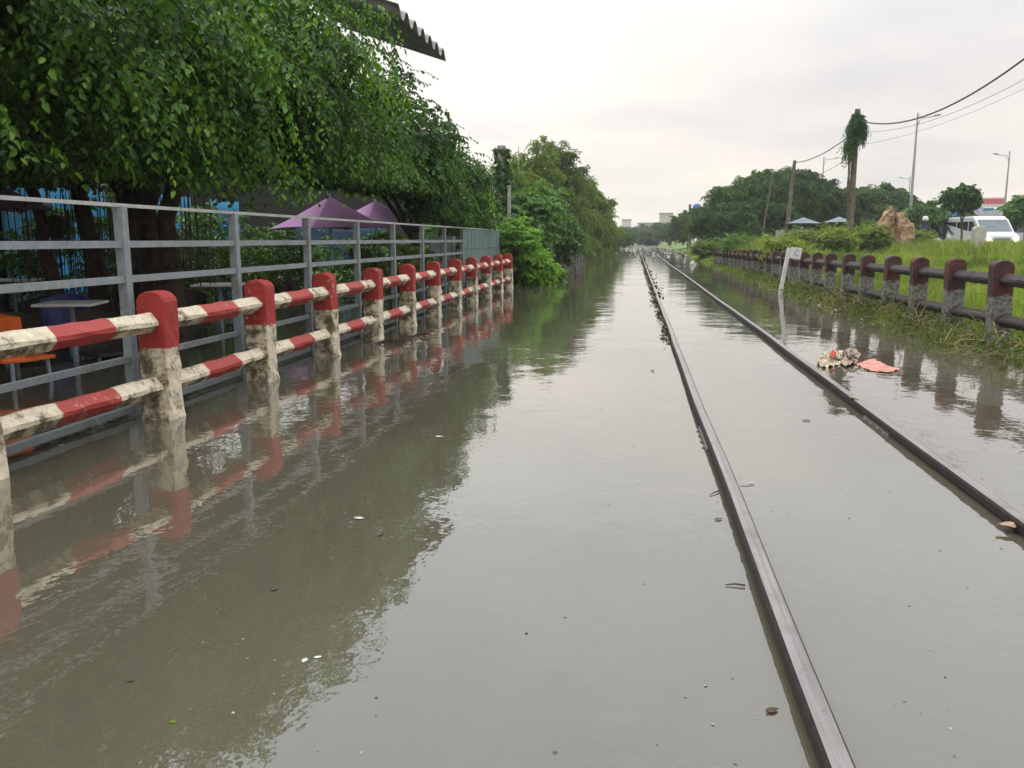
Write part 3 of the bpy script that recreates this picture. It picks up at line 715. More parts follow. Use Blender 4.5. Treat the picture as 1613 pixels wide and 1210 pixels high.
shr((-7.0, 19.6, -.3), [(-7.0, 20.2, .6, .8, 1.2, .6), (-6.6, 22.5, .6, .8, 1.2, .6)], FIC2, 'dark bush behind the poles of the purple parasols', nb=120, K=6, n=9, leaf=.09, bl=.4, tl=.35, seed=23)
shr((-3.9, 13.4, -.3), [(-3.9, 13.1, .85, .35, .65, .38), (-3.8, 14.3, .75, .3, .5, .42)], YEL, 'thin yellow green bush behind the fence right of the parasols', nb=44, K=5, n=8, leaf=.10, bl=.3, tl=.3, seed=24, keep=1)
shr((-2.75, 20.2, -.1), [(-2.8, 20.1, .95, .42, .6, .5), (-2.7, 20.6, .5, .45, .6, .45), (-2.45, 21.4, .25, .3, .5, .3)], SHR, 'bright fresh green bush at the far end of the red and white railing', nb=300, K=7, n=9, leaf=.10, bl=.28, tl=.22, seed=25, keep=1, inner=900, innersize=.12, bdroop=.0, droop=.1)
shr((-2.15, 22.4, -.1), [(-2.2, 22.3, .2, .22, .4, .2)], SHR, 'low bright green bush trailing over the waterline', nb=60, K=5, n=8, leaf=.09, bl=.25, tl=.2, seed=26)
tree('young_tree', (-3.2, 27, 0), [(-3.3, 26.8, 2.0, .95, 1.1, .8), (-2.8, 28, 1.3, .85, 1.2, .7), (-3.6, 26, 1.4, .9, 1.1, .8)], MID, 'mid green round tree in front of the bamboo', trunk_r=.07, nb=520, K=7, n=9, leaf=.12, bl=.4, tl=.35, seed=27, inner=2500, innersize=.2)
tree('young_tree', (-4.5, 22.5, 0), [(-4.7, 22.2, 1.2, .8, 1.1, .6), (-4.2, 21.3, .9, .6, .9, .5)], MID, 'low green tree behind the end of the green netting', trunk_r=.05, nb=260, K=7, n=9, leaf=.11, bl=.35, tl=.3, seed=28, inner=1200, innersize=.18)

# vine covered column with an old grey building beside it
q = at(790, 224, Y=24.0)
vc = empty('vine_covered_pole', (q[0], 24, 0), 0, 'tall concrete pole thickly wrapped in dark green vines beside the bamboo', 'pole')
b = MB(); b.tube([(0, 0, 0), (0, 0, q[2]-.1)], .12, 10); b.build('pole', CONC, vc)
v, f = foliage([(0, 0, q[2]-.35, .09, .09, .28), (0, 0, q[2]-1.1, .06, .08, .7), (0, 0, q[2]-2.2, .05, .08, .8)], nb=160, K=5, n=8, leaf=.09, bl=.12, tl=.16, seed=31, keep=1); npmesh('vine', v, f, FIC2, vc)
gb = empty('grey_building', (-5.4, 29, 0), 0, 'old pale grey concrete wall showing between the tree and the vine covered pole', 'building')
b = MB(); b.box(-1.0, .22, -.6, 1.4, 0, 2.3); b.box(-1.0, .45, -.6, 1.4, 2.36, 3.35); b.build('wall', simple('pale_concrete', (.33, .33, .33), (.45, .45, .45), 2, .9), gb)
b = MB(); b.box(-1.05, .40, -.64, 1.44, 2.3, 2.36); b.build('ledge', CONC, gb)
q = at(802, 292, Y=23.2)
b = MB(); b.tube([(q[0], 23.2, 0), (q[0], 23.2, q[2])], .05, 8); tag(b.build('thin_post', CONC), 'thin grey concrete post just right of the vine covered pole', 'post')
q = at(770, 345, Y=21.0)
aw = empty('small_canopy', (q[0]-.4, 21, 0), 0, 'small pale sheet canopy beyond the green netting', 'canopy')
b = MB(); b.add([(-1., -.6, q[2]+.12), (.95, -.6, q[2]-.1), (.95, .6, q[2]-.1), (-1, .6, q[2]+.12), (-1., -.6, q[2]+.10), (.95, -.6, q[2]-.12), (.95, .6, q[2]-.12), (-1, .6, q[2]+.10)], [(0, 1, 2, 3), (4, 7, 6, 5), (0, 4, 5, 1), (1, 5, 6, 2), (2, 6, 7, 3), (3, 7, 4, 0)]); b.build('sheet', simple('pale_sheet', (.5, .5, .5), (.6, .6, .6), 3, .8), aw)
for sx in (-.9, .85):
    b = MB(); b.tube([(sx, 0, -.1), (sx, 0, q[2]-.1*sx)], .025, 6); b.build('leg', GALV, aw)
q = at(817, 231, Y=38)
fp = empty('flagpole', (q[0], 38, 0), 0, 'thin flagpole with a small faded red and white flag rising above the bamboo', 'flagpole')
b = MB(); b.tube([(0, 0, 0), (0, 0, q[2])], .03, 6); b.build('pole', WHT, fp)
n = 8; vs = [(.03+.25*i/n, .03*math.sin(i*1.2), q[2]-.25-.17*j-.06*i/n) for j in range(3) for i in range(n+1)]
b = MB(); b.add(vs, [(j*(n+1)+i, j*(n+1)+i+1, (j+1)*(n+1)+i+1, (j+1)*(n+1)+i) for j in range(2) for i in range(n)]); fl = b.build('flag', simple('faded_flag', (.45, .10, .09), (.65, .45, .42), 2.5, .8, lo=.45, hi=.55), fp); fl.modifiers.new('t', 'SOLIDIFY').thickness = .004

# ------------------------------------------------------------------ bamboo clumps
def bamboo(x, y, h, r, label, seed, lean=(.35, 0)):
    root = empty('bamboo_clump', (x, y, 0), 0, label, 'bamboo', 'bamboo clumps along the left bank')
    rr = np.random.default_rng(seed); mb = MB(); LP = []; LD = []
    nc = 26
    for k in range(nc):
        a = rr.uniform(0, 2*math.pi); hh = h*rr.uniform(.55, 1.06); out = r*rr.uniform(.2, .9); b0 = np.array([rr.normal()*.25, rr.normal()*.3, 0])
        dx = math.cos(a)*out+lean[0]*rr.uniform(.2, 1.2); dy = math.sin(a)*out+lean[1]
        def pt(t): return b0+np.array([dx*t**2.2, dy*t**2.2, hh*(t-.22*t**4)])
        mb.tube([pt(t) for t in np.linspace(0, 1, 9)], [.03*(1-t*.85) for t in np.linspace(0, 1, 9)], 5, caps=False)
        m_ = int(60*h/5)
        for t in rr.uniform(.12, 1.03, m_):
            p0 = pt(min(t, 1)); d = nrm(np.array([rr.normal(), rr.normal(), rr.uniform(-.1, .7)]))
            L = rr.uniform(.35, .8)*(1.1-.4*t); nn = 13
            for j in range(nn):
                u = (j+1)/nn; LP.append(p0+d*L*u+np.array([0, 0, -.38*L*u*u])); LD.append(d*.6+np.array([0, 0, -.75])+rr.normal(size=3)*.35)
    fv, ff = foliage([(lean[0]*.4, 0, h*.40, r*.80, r*.9, h*.42), (lean[0]*.8+r*.25, 0, h*.25, r*.75, r*.8, h*.27), (lean[0]*.6, 0, h*.68, r*.6, r*.7, h*.27)], nb=300, K=7, n=9, leaf=.20*(1+y/150), wr=.2, bl=.5, tl=.55, droop=1.1, bdroop=.2, seed=seed, keep=.4, inner=650, innersize=.26, gaps=.15)
    LP = np.array(LP); LD = np.array(LD); sz = .18*rr.uniform(.6, 1.3, len(LP))*(1+y/120)
    v, f = leaves(LP, LD, rr.normal(size=LP.shape), sz, sz*.2, .1); f = np.concatenate([f, ff+len(v)]); v = np.concatenate([v, fv]); npmesh('leaves', v, f, BAM, root); mb.build('canes', simple('bamboo_cane', (.12, .13, .05), (.2, .2, .09), 3, .6), root)
bamboo(-5.2, 33, 4.5, 1.7, 'nearest bamboo clump behind the vine covered pole', 41)
bamboo(-4.9, 39, 5.7, 2.0, 'bamboo clump just right of the small flag', 42)
bamboo(-4.7, 46, 7.0, 2.3, 'tallest bamboo clump with one long arching tip against the sky', 43)
bamboo(-4.4, 53, 6.6, 2.4, 'bamboo clump leaning towards the track on the right of the tallest one', 44)
bamboo(-3.9, 60, 6.0, 2.6, 'last big bamboo clump before the far town', 45)
bamboo(-3.9, 72, 5.2, 2.7, 'distant bamboo clump at the narrow end of the view', 46)

# ------------------------------------------------------------------ right side trees
q = lambda px, Y, dz=0: float(at(px, 377, Y=Y)[0])
def TX(px, py, Y): p = at(px, py, Y=Y); return p[0], p[2]
def lobepx(px, py, Y, rpx, ry=None, rz=None):
    s_ = Y/1347.; x, z = TX(px, py, Y); return (x, Y, z, rpx*s_, (ry or rpx)*s_, (rz or rpx)*s_)
tree('rain_tree', (q(1215, 58), 58, .4), [lobepx(1230, 305, 58, 55, 60, 34), lobepx(1165, 322, 57, 48, 50, 34), lobepx(1285, 318, 59, 44, 50, 32), lobepx(1130, 348, 56, 38, 40, 26), lobepx(1200, 345, 55, 60, 40, 26), lobepx(1250, 285, 59, 34, 40, 16), lobepx(1200, 297, 58, 42, 45, 22)],
     RAIN, 'huge dark spreading tree with a domed crown left of the vine topped pole', trunk_r=.3, nb=2600, K=8, n=9, leaf=.17, wr=.38, bl=.7, tl=.6, droop=.8, bdroop=.5, gaps=.2, seed=51, inner=5000, innersize=.55, keep=.3)
tree('rain_tree', (q(1375, 66), 66, .4), [lobepx(1345, 322, 66, 42, 45, 28), lobepx(1390, 318, 67, 42, 45, 24), lobepx(1425, 335, 66, 26, 30, 22), lobepx(1320, 335, 65, 36, 40, 24), lobepx(1380, 345, 65, 50, 40, 22)],
     RAIN, 'lower dark spreading tree behind the vine topped pole and the orange rock', trunk_r=.28, nb=1700, K=8, n=9, leaf=.19, wr=.38, bl=.7, tl=.6, droop=.8, bdroop=.5, gaps=.2, seed=52, inner=3000, innersize=.6, keep=.3)
tree('rain_tree', (q(1085, 82), 82, .2), [lobepx(1084, 350, 82, 20, 30, 14), lobepx(1105, 346, 80, 22, 30, 18), lobepx(1072, 364, 86, 12, 20, 9)],
     FARL, 'dark low tree in the distance right of the rails', trunk_r=.2, nb=600, K=7, n=8, leaf=.22, wr=.4, bl=.5, tl=.4, seed=53, inner=1200, innersize=.6, keep=.3)
def rtree(px, top, bot, rpx, Y, mat, lab, seed, base=None, **kw):
    cy = (top+bot)/2; hh = (bot-top)/2
    d = dict(nb=300, K=6, n=8, leaf=.17, wr=.5, bl=.4, tl=.35, seed=seed, inner=500, innersize=.3, keep=.4, trunk_r=.06); d.update(kw)
    return tree('roadside_tree', (q(px, Y), Y, .35), [lobepx(px, cy, Y, rpx*.82, None, hh*.8), lobepx(px-rpx*.35, cy+hh*.25, Y, rpx*.55, None, hh*.55), lobepx(px+rpx*.4, cy+hh*.3, Y, rpx*.5, None, hh*.5)], mat, lab, group='small trees by the road', **d)
rtree(1515, 290, 324, 23, 46, FIC2, 'small round headed tree on a thin dark trunk above the van roof', 61, nb=260, bl=.3, tl=.28, trunk_r=.07)
rtree(1461, 316, 362, 25, 52, MID, 'bushy light green tree left of the round headed tree', 62)
rtree(1430, 330, 368, 18, 56, MID, 'green tree crown touching the lower dark spreading tree', 63)
rtree(1568, 336, 352, 11, 62, FARL, 'small dull green tree in front of the red and white signboard', 64)
rtree(1585, 326, 350, 10, 64, FARL, 'small dull green tree at the foot of the right street lamp', 67)
rtree(1614, 308, 342, 20, 50, MID, 'green tree cut by the right edge above the truck', 65)
rtree(1528, 340, 356, 12, 66, FARL, 'low pale green tree just behind the van roof', 66)
rtree(1496, 345, 368, 14, 60, FARL, 'low green tree between the riders and the van', 68)

# ------------------------------------------------------------------ utility poles, cables and street lamps
def upole(px, top, pxb, bot, Y, r, label, vine=True):
    a = at(pxb, bot, Y=Y); t = at(px, top, Y=Y); root = empty('utility_pole', (a[0], Y, .3), 0, label, 'utility pole')
    o0 = Vector((0, 0, -.2)); e = Vector((t[0]-a[0], 0, t[2]-.3)); b = MB(); b.tube([o0, e*.5, e], [r, r*.9, r*.78], 10); b.build('pole', POLE, root, smooth=False)
    return root, Vector((t[0], Y, t[2])), e
p1, T1, e1 = upole(1351, 172, 1337, 384, 34, .125, 'leaning concrete utility pole with a clump of vines at its top')
v, f = foliage([(e1.x, 0, e1.z-.42, .15, .15, .34), (e1.x, 0, e1.z-.55, .24, .24, .22), (e1.x-.2, 0, e1.z-1.15, .06, .08, .42)], nb=110, K=6, n=8, leaf=.14, wr=.22, bl=.13, tl=.25, droop=1.5, bdroop=.9, seed=71, keep=1)
npmesh('vine', v, f, FIC2, p1)
b = MB(); rs = random.Random(3)
for k in range(9):
    x0 = e1.x-.12-rs.uniform(0, .14); z0 = e1.z-1.6; L = rs.uniform(.6, 2.8)
    b.tube([(x0, -.1, z0), (x0+rs.uniform(-.05, .06), -.12, z0-L*.5), (x0+rs.uniform(-.02, .10), -.13, z0-L)], .014, 4)
b.build('vine_stems', BARK, p1)
p2, T2, e2 = upole(1252, 253, 1236, 378, 50, .12, 'thinner leaning utility pole in front of the huge dark tree')
p3, T3, e3 = upole(1217, 274, 1198, 360, 53, .05, 'very thin leaning pole against the huge dark tree')
p4, T4, e4 = upole(1087, 322, 1086, 368, 78, .14, 'distant short pole beside the blue tank')
def cable(A, B, sag, r, label, n=16):
    b = MB(); A = Vector(A); B = Vector(B)
    b.tube([A.lerp(B, i/n)-Vector((0, 0, sag*4*(i/n)*(1-i/n))) for i in range(n+1)], r, 5)
    return tag(b.build('overhead_cable', WIRE), label, 'cable', 'overhead cables')
R1 = at(1680, 40, Y=20.0)
A = T1+Vector((.35, 0, -.35))
cable(T1+Vector((.1, 0, -.42)), R1, .75, .024, 'thick dark cable sagging from the vine topped pole to the upper right corner')
cable(T1+Vector((0, 0, -.8)), at(1700, 75, Y=20.), .5, .006, 'faint thin cable just below the thick cable on the right')
cable(T1+Vector((0, 0, -1.3)), at(1700, 95, Y=24.), .35, .005, 'lowest faint cable rising to the right edge')
cable(T2+Vector((0, 0, -.1)), T1+Vector((-.1, 0, -.85)), .25, .022, 'cable between the two leaning utility poles')
cable(T2+Vector((0, 0, -.5)), T1+Vector((-.1, 0, -1.6)), .5, .010, 'faint thin cable below the one joining the two leaning poles')
cable(T3+Vector((0, 0, -.2)), T2+Vector((0, 0, -.2)), .1, .014, 'short cable from the very thin pole to the thinner leaning pole')

def lamp(px, top, headx, heady, Y, label):
    X, zt = TX(px, top, Y); sgn = 1 if headx > px else -1; root = empty('street_lamp', (X, Y, .35), 0, label, 'street lamp', 'street lamps along the road')
    zt -= .35; hx, hz = TX(headx, heady, Y); L = abs(hx-X); hz -= .35
    b = MB(); b.tube([(0, 0, 0), (0, 0, zt*.6), (0, 0, zt)], [.11, .085, .045], 10); b.build('pole', STEEL, root)
    b = MB(); z0 = hz-.25; pts = [(0, 0, z0-.5), (sgn*L*.12, 0, z0-.05), (sgn*L*.3, 0, z0+.12), (sgn*L*.7, 0, z0+.17), (sgn*L*.82, 0, hz-.04)]
    b.tube(pts, .03, 6); b.tube([(0, 0, zt-.1), (sgn*L*.25, 0, z0+.1)], .018, 5); b.build('arm', STEEL, root)
    b = MB(); b.tube([(sgn*L*.78, 0, hz-.06), (sgn*L*.9, 0, hz), (sgn*L*1.1, 0, hz+.05), (sgn*L*1.22, 0, hz+.05)], [.05, .13, .14, .05], 8, sq=.5); b.build('lamp_head', STEEL, root, smooth=True)
    b = MB(); b.tube([(0, 0, 0), (0, 0, .5)], .17, 10); b.build('base', CONC, root)
lamp(1446, 178, 1476, 182, 60, 'nearest tall street lamp, its arm pointing right, over the dark trees')
lamp(1591, 238, 1569, 243, 82, 'street lamp with its arm pointing left, near the right edge')
lamp(1434, 278, 1419, 280, 115, 'smallest distant street lamp with its arm pointing left')
lamp(1298, 247, 1318, 249, 93, 'street lamp with its arm pointing right behind the huge dark tree')

# blue tank on a stand
X, z_ = TX(1098, 325, 84)
z_ -= .25
bt = empty('water_tank', (X, 84, 0), 0, 'round blue water tank poking above the distant dark tree', 'water tank')
b = MB(); b.lathe([(.05, z_-.48), (.36, z_-.45), (.4, z_-.3), (.4, z_+.2), (.3, z_+.42), (.05, z_+.5)], 16); b.build('tank', simple('blue_tank', (.03, .09, .3), (.04, .12, .36), 2, .5), bt, smooth=True)
b = MB(); [b.tube([(sx*.5, sy*.5, 0), (sx*.5, sy*.5, z_-.7)], .06, 6) for sx in (-1, 1) for sy in (-1, 1)]; b.build('stand', STEEL, bt)

# ------------------------------------------------------------------ grey parasols and low wall at the far right bank
def parasol8(px, py, rim, Y, rpx, label):
    X, za = TX(px, py, Y); _, zr = TX(px, rim, Y); r = rpx*Y/1347
    root = empty('parasol', (X, Y, .3), 0, label, 'parasol', 'grey parasols on the right bank'); za -= .3; zr -= .3
    b = MB(); n = 24; vs = [(0, 0, za)]; fs = []
    for j in range(1, 5):
        u = j/4
        for k in range(n): a = 2*math.pi*k/n; sc = 1-.035*u*(1-math.cos(8*a))/2; vs.append((r*u*sc*math.cos(a), r*u*sc*math.sin(a), za+(zr-za)*u**.85))
    for k in range(n): fs.append((0, 1+k, 1+(k+1) % n))
    for j in range(3):
        for k in range(n): a = 1+j*n+k; c_ = 1+j*n+(k+1) % n; fs.append((a, a+n, c_+n, c_))
    b.add(vs, fs); b.build('canopy', GREYC, root).modifiers.new('t', 'SOLIDIFY').thickness = .01
    b = MB(); b.tube([(0, 0, 0), (0, 0, za+.05)], .035, 6); b.build('pole', DARK, root)
parasol8(1266, 342, 352, 50, 27, 'wide grey parasol under the huge dark tree')
parasol8(1322, 341, 350, 52, 23, 'grey parasol partly behind the vine topped pole')
X0 = q(1222, 52); X1 = q(1283, 52)
b = MB(); b.box(X0, X1, 52, 52.15, .3, 1.62); b.box(X0+.9, X0+1.0, 51.9, 51.997, .3, 1.7)
tag(b.build('low_wall', simple('stained_white_wall', (.12, .10, .09), (.5, .49, .5), 1.5, .9)), 'low stained white wall under the wide grey parasol', 'wall')

# orange rock
def rock():
    X, zb_ = TX(1409, 382, 40); root = None; rr = np.random.default_rng(5)
    def pk(px, py): x_, z_ = TX(px, py, 40); return (x_-X, z_-.4)
    mb = MB()
    for prof, y0, y1 in (([(1386, 384), (1384, 360), (1392, 346), (1402, 333), (1408, 323), (1413, 332), (1416, 350), (1414, 384)], 0, 1.1),
                         ([(1408, 384), (1411, 356), (1418, 338), (1426, 336), (1433, 348), (1436, 366), (1430, 384)], -.35, .7)):
        pp_ = [pk(*p) for p in prof]; cx = sum(p[0] for p in pp_)/len(pp_); cz = sum(p[1] for p in pp_)/len(pp_); n = len(pp_); vs = []; fs = []
        for j, (y, s_) in enumerate([(y0, .55), (y0+.15, .9), ((y0+y1)/2, 1.), (y1-.2, .85), (y1, .5)]):
            for p in pp_: vs.append((cx+(p[0]-cx)*(s_*.5+.5)+rr.normal()*.07, y+rr.normal()*.09, p[1] if p[1] < .2 else p[1]*(1-(1-s_)*.3)+rr.normal()*.07))
        for j in range(4):
            for k in range(n): fs.append((j*n+k, j*n+(k+1) % n, (j+1)*n+(k+1) % n, (j+1)*n+k))
        fs.append(tuple(range(n))); fs.append(tuple(range(5*n-1, 4*n-1, -1))); mb.add(vs, fs)
    o_ = mb.build('boulder', simple('orange_rock', (.16, .10, .065), (.46, .29, .17), 2.6, .9, .8, lo=.38, hi=.58)); o_.location = (X, 40, .4)
    o_.modifiers.new('s', 'SUBSURF').subdivision_type = 'SIMPLE'; o_.modifiers['s'].levels = o_.modifiers['s'].render_levels = 4
    tx = bpy.data.textures.new('rock_noise', 'VORONOI'); tx.noise_scale = .45; d_ = o_.modifiers.new('d', 'DISPLACE'); d_.texture = tx; d_.strength = .20; d_.mid_level = .5
    tx = bpy.data.textures.new('rock_grain', 'CLOUDS'); tx.noise_scale = .12; d_ = o_.modifiers.new('d2', 'DISPLACE'); d_.texture = tx; d_.strength = .09
    tag(o_, 'jagged orange brown boulder rising from the weeds right of the vine topped pole', 'rock')
rock()

# ------------------------------------------------------------------ vehicles on the road
HL = emit('lit_headlight', (1, .86, .62), 6.); HLY = emit('lit_fog_light', (1, .6, .1), 2.5)
WBODY = simple('white_car_paint', (.55, .56, .56), (.6, .61, .61), 2, .3)
def wheel(root, x, y, r=.34, w=.2):
    wh = MB(); wh.tube([(x-w/2, y, r), (x+w/2, y, r)], r, 18); o_ = wh.build('wheel', RUB, root)
    rm = MB(); rm.tube([(x-w/2-.012, y, r), (x+w/2+.012, y, r)], r*.58, 12); rm.build('rim', STEEL, o_)
def van():
    X, z_ = TX(1578, 380, 47); root = empty('white_van', (X, 47, .354), math.radians(5), 'white minibus driving towards the camera with its headlights lit', 'van')
    hw = .95     # front at y=0, rear at +5
    prof = [(.0, .35), (-.05, .62), (.05, .9), (.55, 1.12), (1.25, 1.78), (1.6, 1.95), (4.8, 1.93), (4.95, 1.75), (5.0, .9), (4.95, .35)]
    b = MB(); n = len(prof); vs = []; fs = []
    for x, s_ in ((-hw, 0), (-hw*.93, 1), (hw*.93, 1), (hw, 0)):
        for (y, z) in prof:
            k = s_; tz = z if k else min(z, 1.86) if z > 1.5 else z
            xx = x if z < 1.1 else x*(.90 if not k else .92)
            vs.append((xx, y+(0 if k else (.06 if y < .3 else 0)), tz))
    for j in range(3):
        for k in range(n): fs.append((j*n+k, j*n+(k+1) % n, (j+1)*n+(k+1) % n, (j+1)*n+k))
    fs.append(tuple(range(n))); fs.append(tuple(range(4*n-1, 3*n-1, -1))); b.add(vs, fs); b.build('body', WBODY, root)
    b = MB(); b.add([(-.76, .58, 1.155), (.76, .58, 1.155), (.74, 1.2, 1.745), (-.74, 1.2, 1.745)], [(0, 1, 2, 3)]); o_ = b.build('windscreen', WINDS, root); o_.location = (0, -.012, .012)
    for sx in (-1, 1):
        for (y0, y1, y2, y3) in ((.95, 1.85, 1.4, 1.85), (1.95, 3.2, 1.95, 3.2), (3.3, 4.7, 3.3, 4.7)):
            b = MB(); xa, xb = sx*(hw*1.002), sx*(hw*.905+.006); b.add([(sx*(.865), y0, 1.17), (sx*(.865), y1, 1.17), (sx*.862, y3, 1.68), (sx*.862, y2, 1.68)], [(0, 1, 2, 3)]); b.build('side_window', GLASS, root)
        b = MB(); b.tube([(sx*.68, -.07, .72), (sx*.68, .04, .72)], .12, 12); b.build('headlight', HL, root)
        b = MB(); b.box(sx*1.0-.08, sx*1.0+.08, .75, .85, 1.15, 1.38); b.build('wing_mirror', RUB, root)
        for y in (.95, 4.0): wheel(root, sx*.82, y)
    b = MB(); b.tube([(-.5, -.08, .62), (-.5, 0, .62)], .07, 10); b.build('fog_light', HLY, root)
    b = MB(); b.box(-.4, .4, -.075, -.03, .62, .82); b.build('grille', GALV, root)
    b = MB(); b.box(-.9, .9, -.12, .05, .36, .55); b.build('bumper', GALVT, root, bevel=.02)
    b = MB(); b.box(-.22, .22, -.129, -.122, .40, .51); b.build('number_plate', WHT, root)
van()
def truck():
    X, z_ = TX(1608, 380, 56); root = empty('box_truck', (X+.3, 56, .354), math.radians(-4), 'white box truck behind the minibus at the right edge', 'truck')
    b = MB(); b.box(-1.05, 1.05, 1.75, 6., .75, 2.55); b.build('cargo_box', simple('pale_box_panel', (.45, .46, .5), (.55, .56, .6), 2, .5), root, bevel=.02)
    b = MB(); b.prism([(0, .45), (-.05, 1.1), (.3, 2.0), (1.6, 2.05), (1.6, .45)], 'x', -.95, .95); b.build('cab', WBODY, root)
    b = MB(); b.add([(-.8, -.03, 1.15), (.8, -.03, 1.15), (.75, .24, 1.88), (-.75, .24, 1.88)], [(0, 1, 2, 3)]); o_ = b.build('windscreen', GLASS, root); o_.location = (0, -.025, 0)
    for sx in (-1, 1):
        b = MB(); b.box(sx*.7-.12, sx*.7+.12, -.06, .02, .62, .8); b.build('headlight', WHT, root)
        for y in (.8, 4.8): wheel(root, sx*.85, y, .4, .24)
    b = MB(); b.box(-.5, .5, 1.6, 6., .5, .74); b.build('chassis', RUB, root)
truck()
def person_on_bike(px, Y, label, blabel, jacket, head, bikecol):
    X, _ = TX(px, 377, Y); X = float(X)
    bike = empty('motorbike', (X, Y, .36), math.radians(8), blabel, 'motorbike', 'motorbikes by the road')
    b = MB(); b.tube([(0, -.35, .62), (0, -.3, .9), (0, -.2, .98)], [.16, .12, .08], 8); b.tube([(0, -.3, .4), (0, 0, .35), (0, .4, .55), (0, .85, .72)], [.12, .15, .17, .1], 8); b.build('body', bikecol, bike, smooth=True)
    for y in (-.6, .6):
        w_ = MB(); w_.tube([(-.05, y, .27), (.05, y, .27)], .27, 18); w_.build('wheel', RUB, bike)
    b = MB(); b.tube([(-.33, -.25, 1.0), (0, -.3, .97), (.33, -.25, 1.0)], .018, 6); b.build('handlebar', RUB, bike)
    b = MB(); b.tube([(0, -.42, .8), (0, -.47, .8)], .07, 10); b.build('headlight', WHT, bike)
    me = bpy.data.meshes.new('person')
    J = [(0, .3, .85), (0, .28, 1.1), (0, .24, 1.35), (0, .22, 1.46), (0, .2, 1.56), (0, .19, 1.72),
         (.19, .24, 1.36), (.24, .02, 1.15), (.28, -.2, 1.03), (-.19, .24, 1.36), (-.24, .02, 1.15), (-.28, -.2, 1.03),
         (.1, .26, .82), (.17, -.12, .78), (.15, -.05, .42), (.15, -.16, .38), (-.1, .26, .82), (-.17, -.12, .78), (-.15, -.05, .42), (-.15, -.16, .38)]
    Eg = [(0, 1), (1, 2), (2, 3), (3, 4), (4, 5), (2, 6), (6, 7), (7, 8), (2, 9), (9, 10), (10, 11), (0, 12), (12, 13), (13, 14), (14, 15), (0, 16), (16, 17), (17, 18), (18, 19)]
    Rr = [.15, .15, .16, .07, .09, .09, .07, .05, .04, .07, .05, .04, .10, .075, .05, .04, .10, .075, .05, .04]
    me.from_pydata(J, Eg, []); me.materials.append(jacket)
    po = link('person', me); sk_ = po.modifiers.new('skin', 'SKIN')
    for i, r_ in enumerate(Rr): me.skin_vertices[0].data[i].radius = (r_, r_)
    me.skin_vertices[0].data[0].use_root = True
    po.modifiers.new('s', 'SUBSURF').levels = 1; po.modifiers['s'].render_levels = 1
    po.location = (X, Y, .36); po.rotation_euler = (0, 0, math.radians(8)); tag(po, label, 'person', 'people by the road')
    b = MB(); b.lathe([(.13, -.02), (.145, .05), (.12, .14), (.06, .18), (.005, .19)], 12, (0, .19, 1.66)); b.build('helmet', head, po, smooth=True)
person_on_bike(1458, 44, 'rider in dark clothes and white helmet left of the round headed tree', 'pale grey scooter under the rider in the white helmet', simple('dark_jacket', (.03, .035, .05), (.05, .055, .07), 6, .9), WHT, simple('pale_scooter', (.4, .38, .36), (.5, .48, .46), 3, .4))
person_on_bike(1489, 48, 'rider in black clothes and dark helmet between the bushes and the minibus', 'white scooter under the rider in the dark helmet', simple('black_jacket', (.018, .018, .02), (.035, .035, .035), 6, .9), RUB, simple('white_scooter', (.5, .5, .5), (.6, .6, .6), 3, .4))
q_ = at(1540, 386, Y=30)
mk = empty('marker_post', (q_[0], 30, float(gh(q_[0], 30))), .3, 'stubby pale concrete marker post in the grass in front of the minibus', 'marker post')
zt = at(1540, 357, Y=30)[2]-float(gh(q_[0], 30))
b = MB(); b.prism([(-.2, -.2), (.2, -.2), (.22, zt-.12), (.12, zt), (-.14, zt), (-.2, zt-.08)], 'y', -.1, .1); b.build('post', simple('pale_marker', (.38, .37, .30), (.52, .5, .42), 3, .9), mk, bevel=.015)

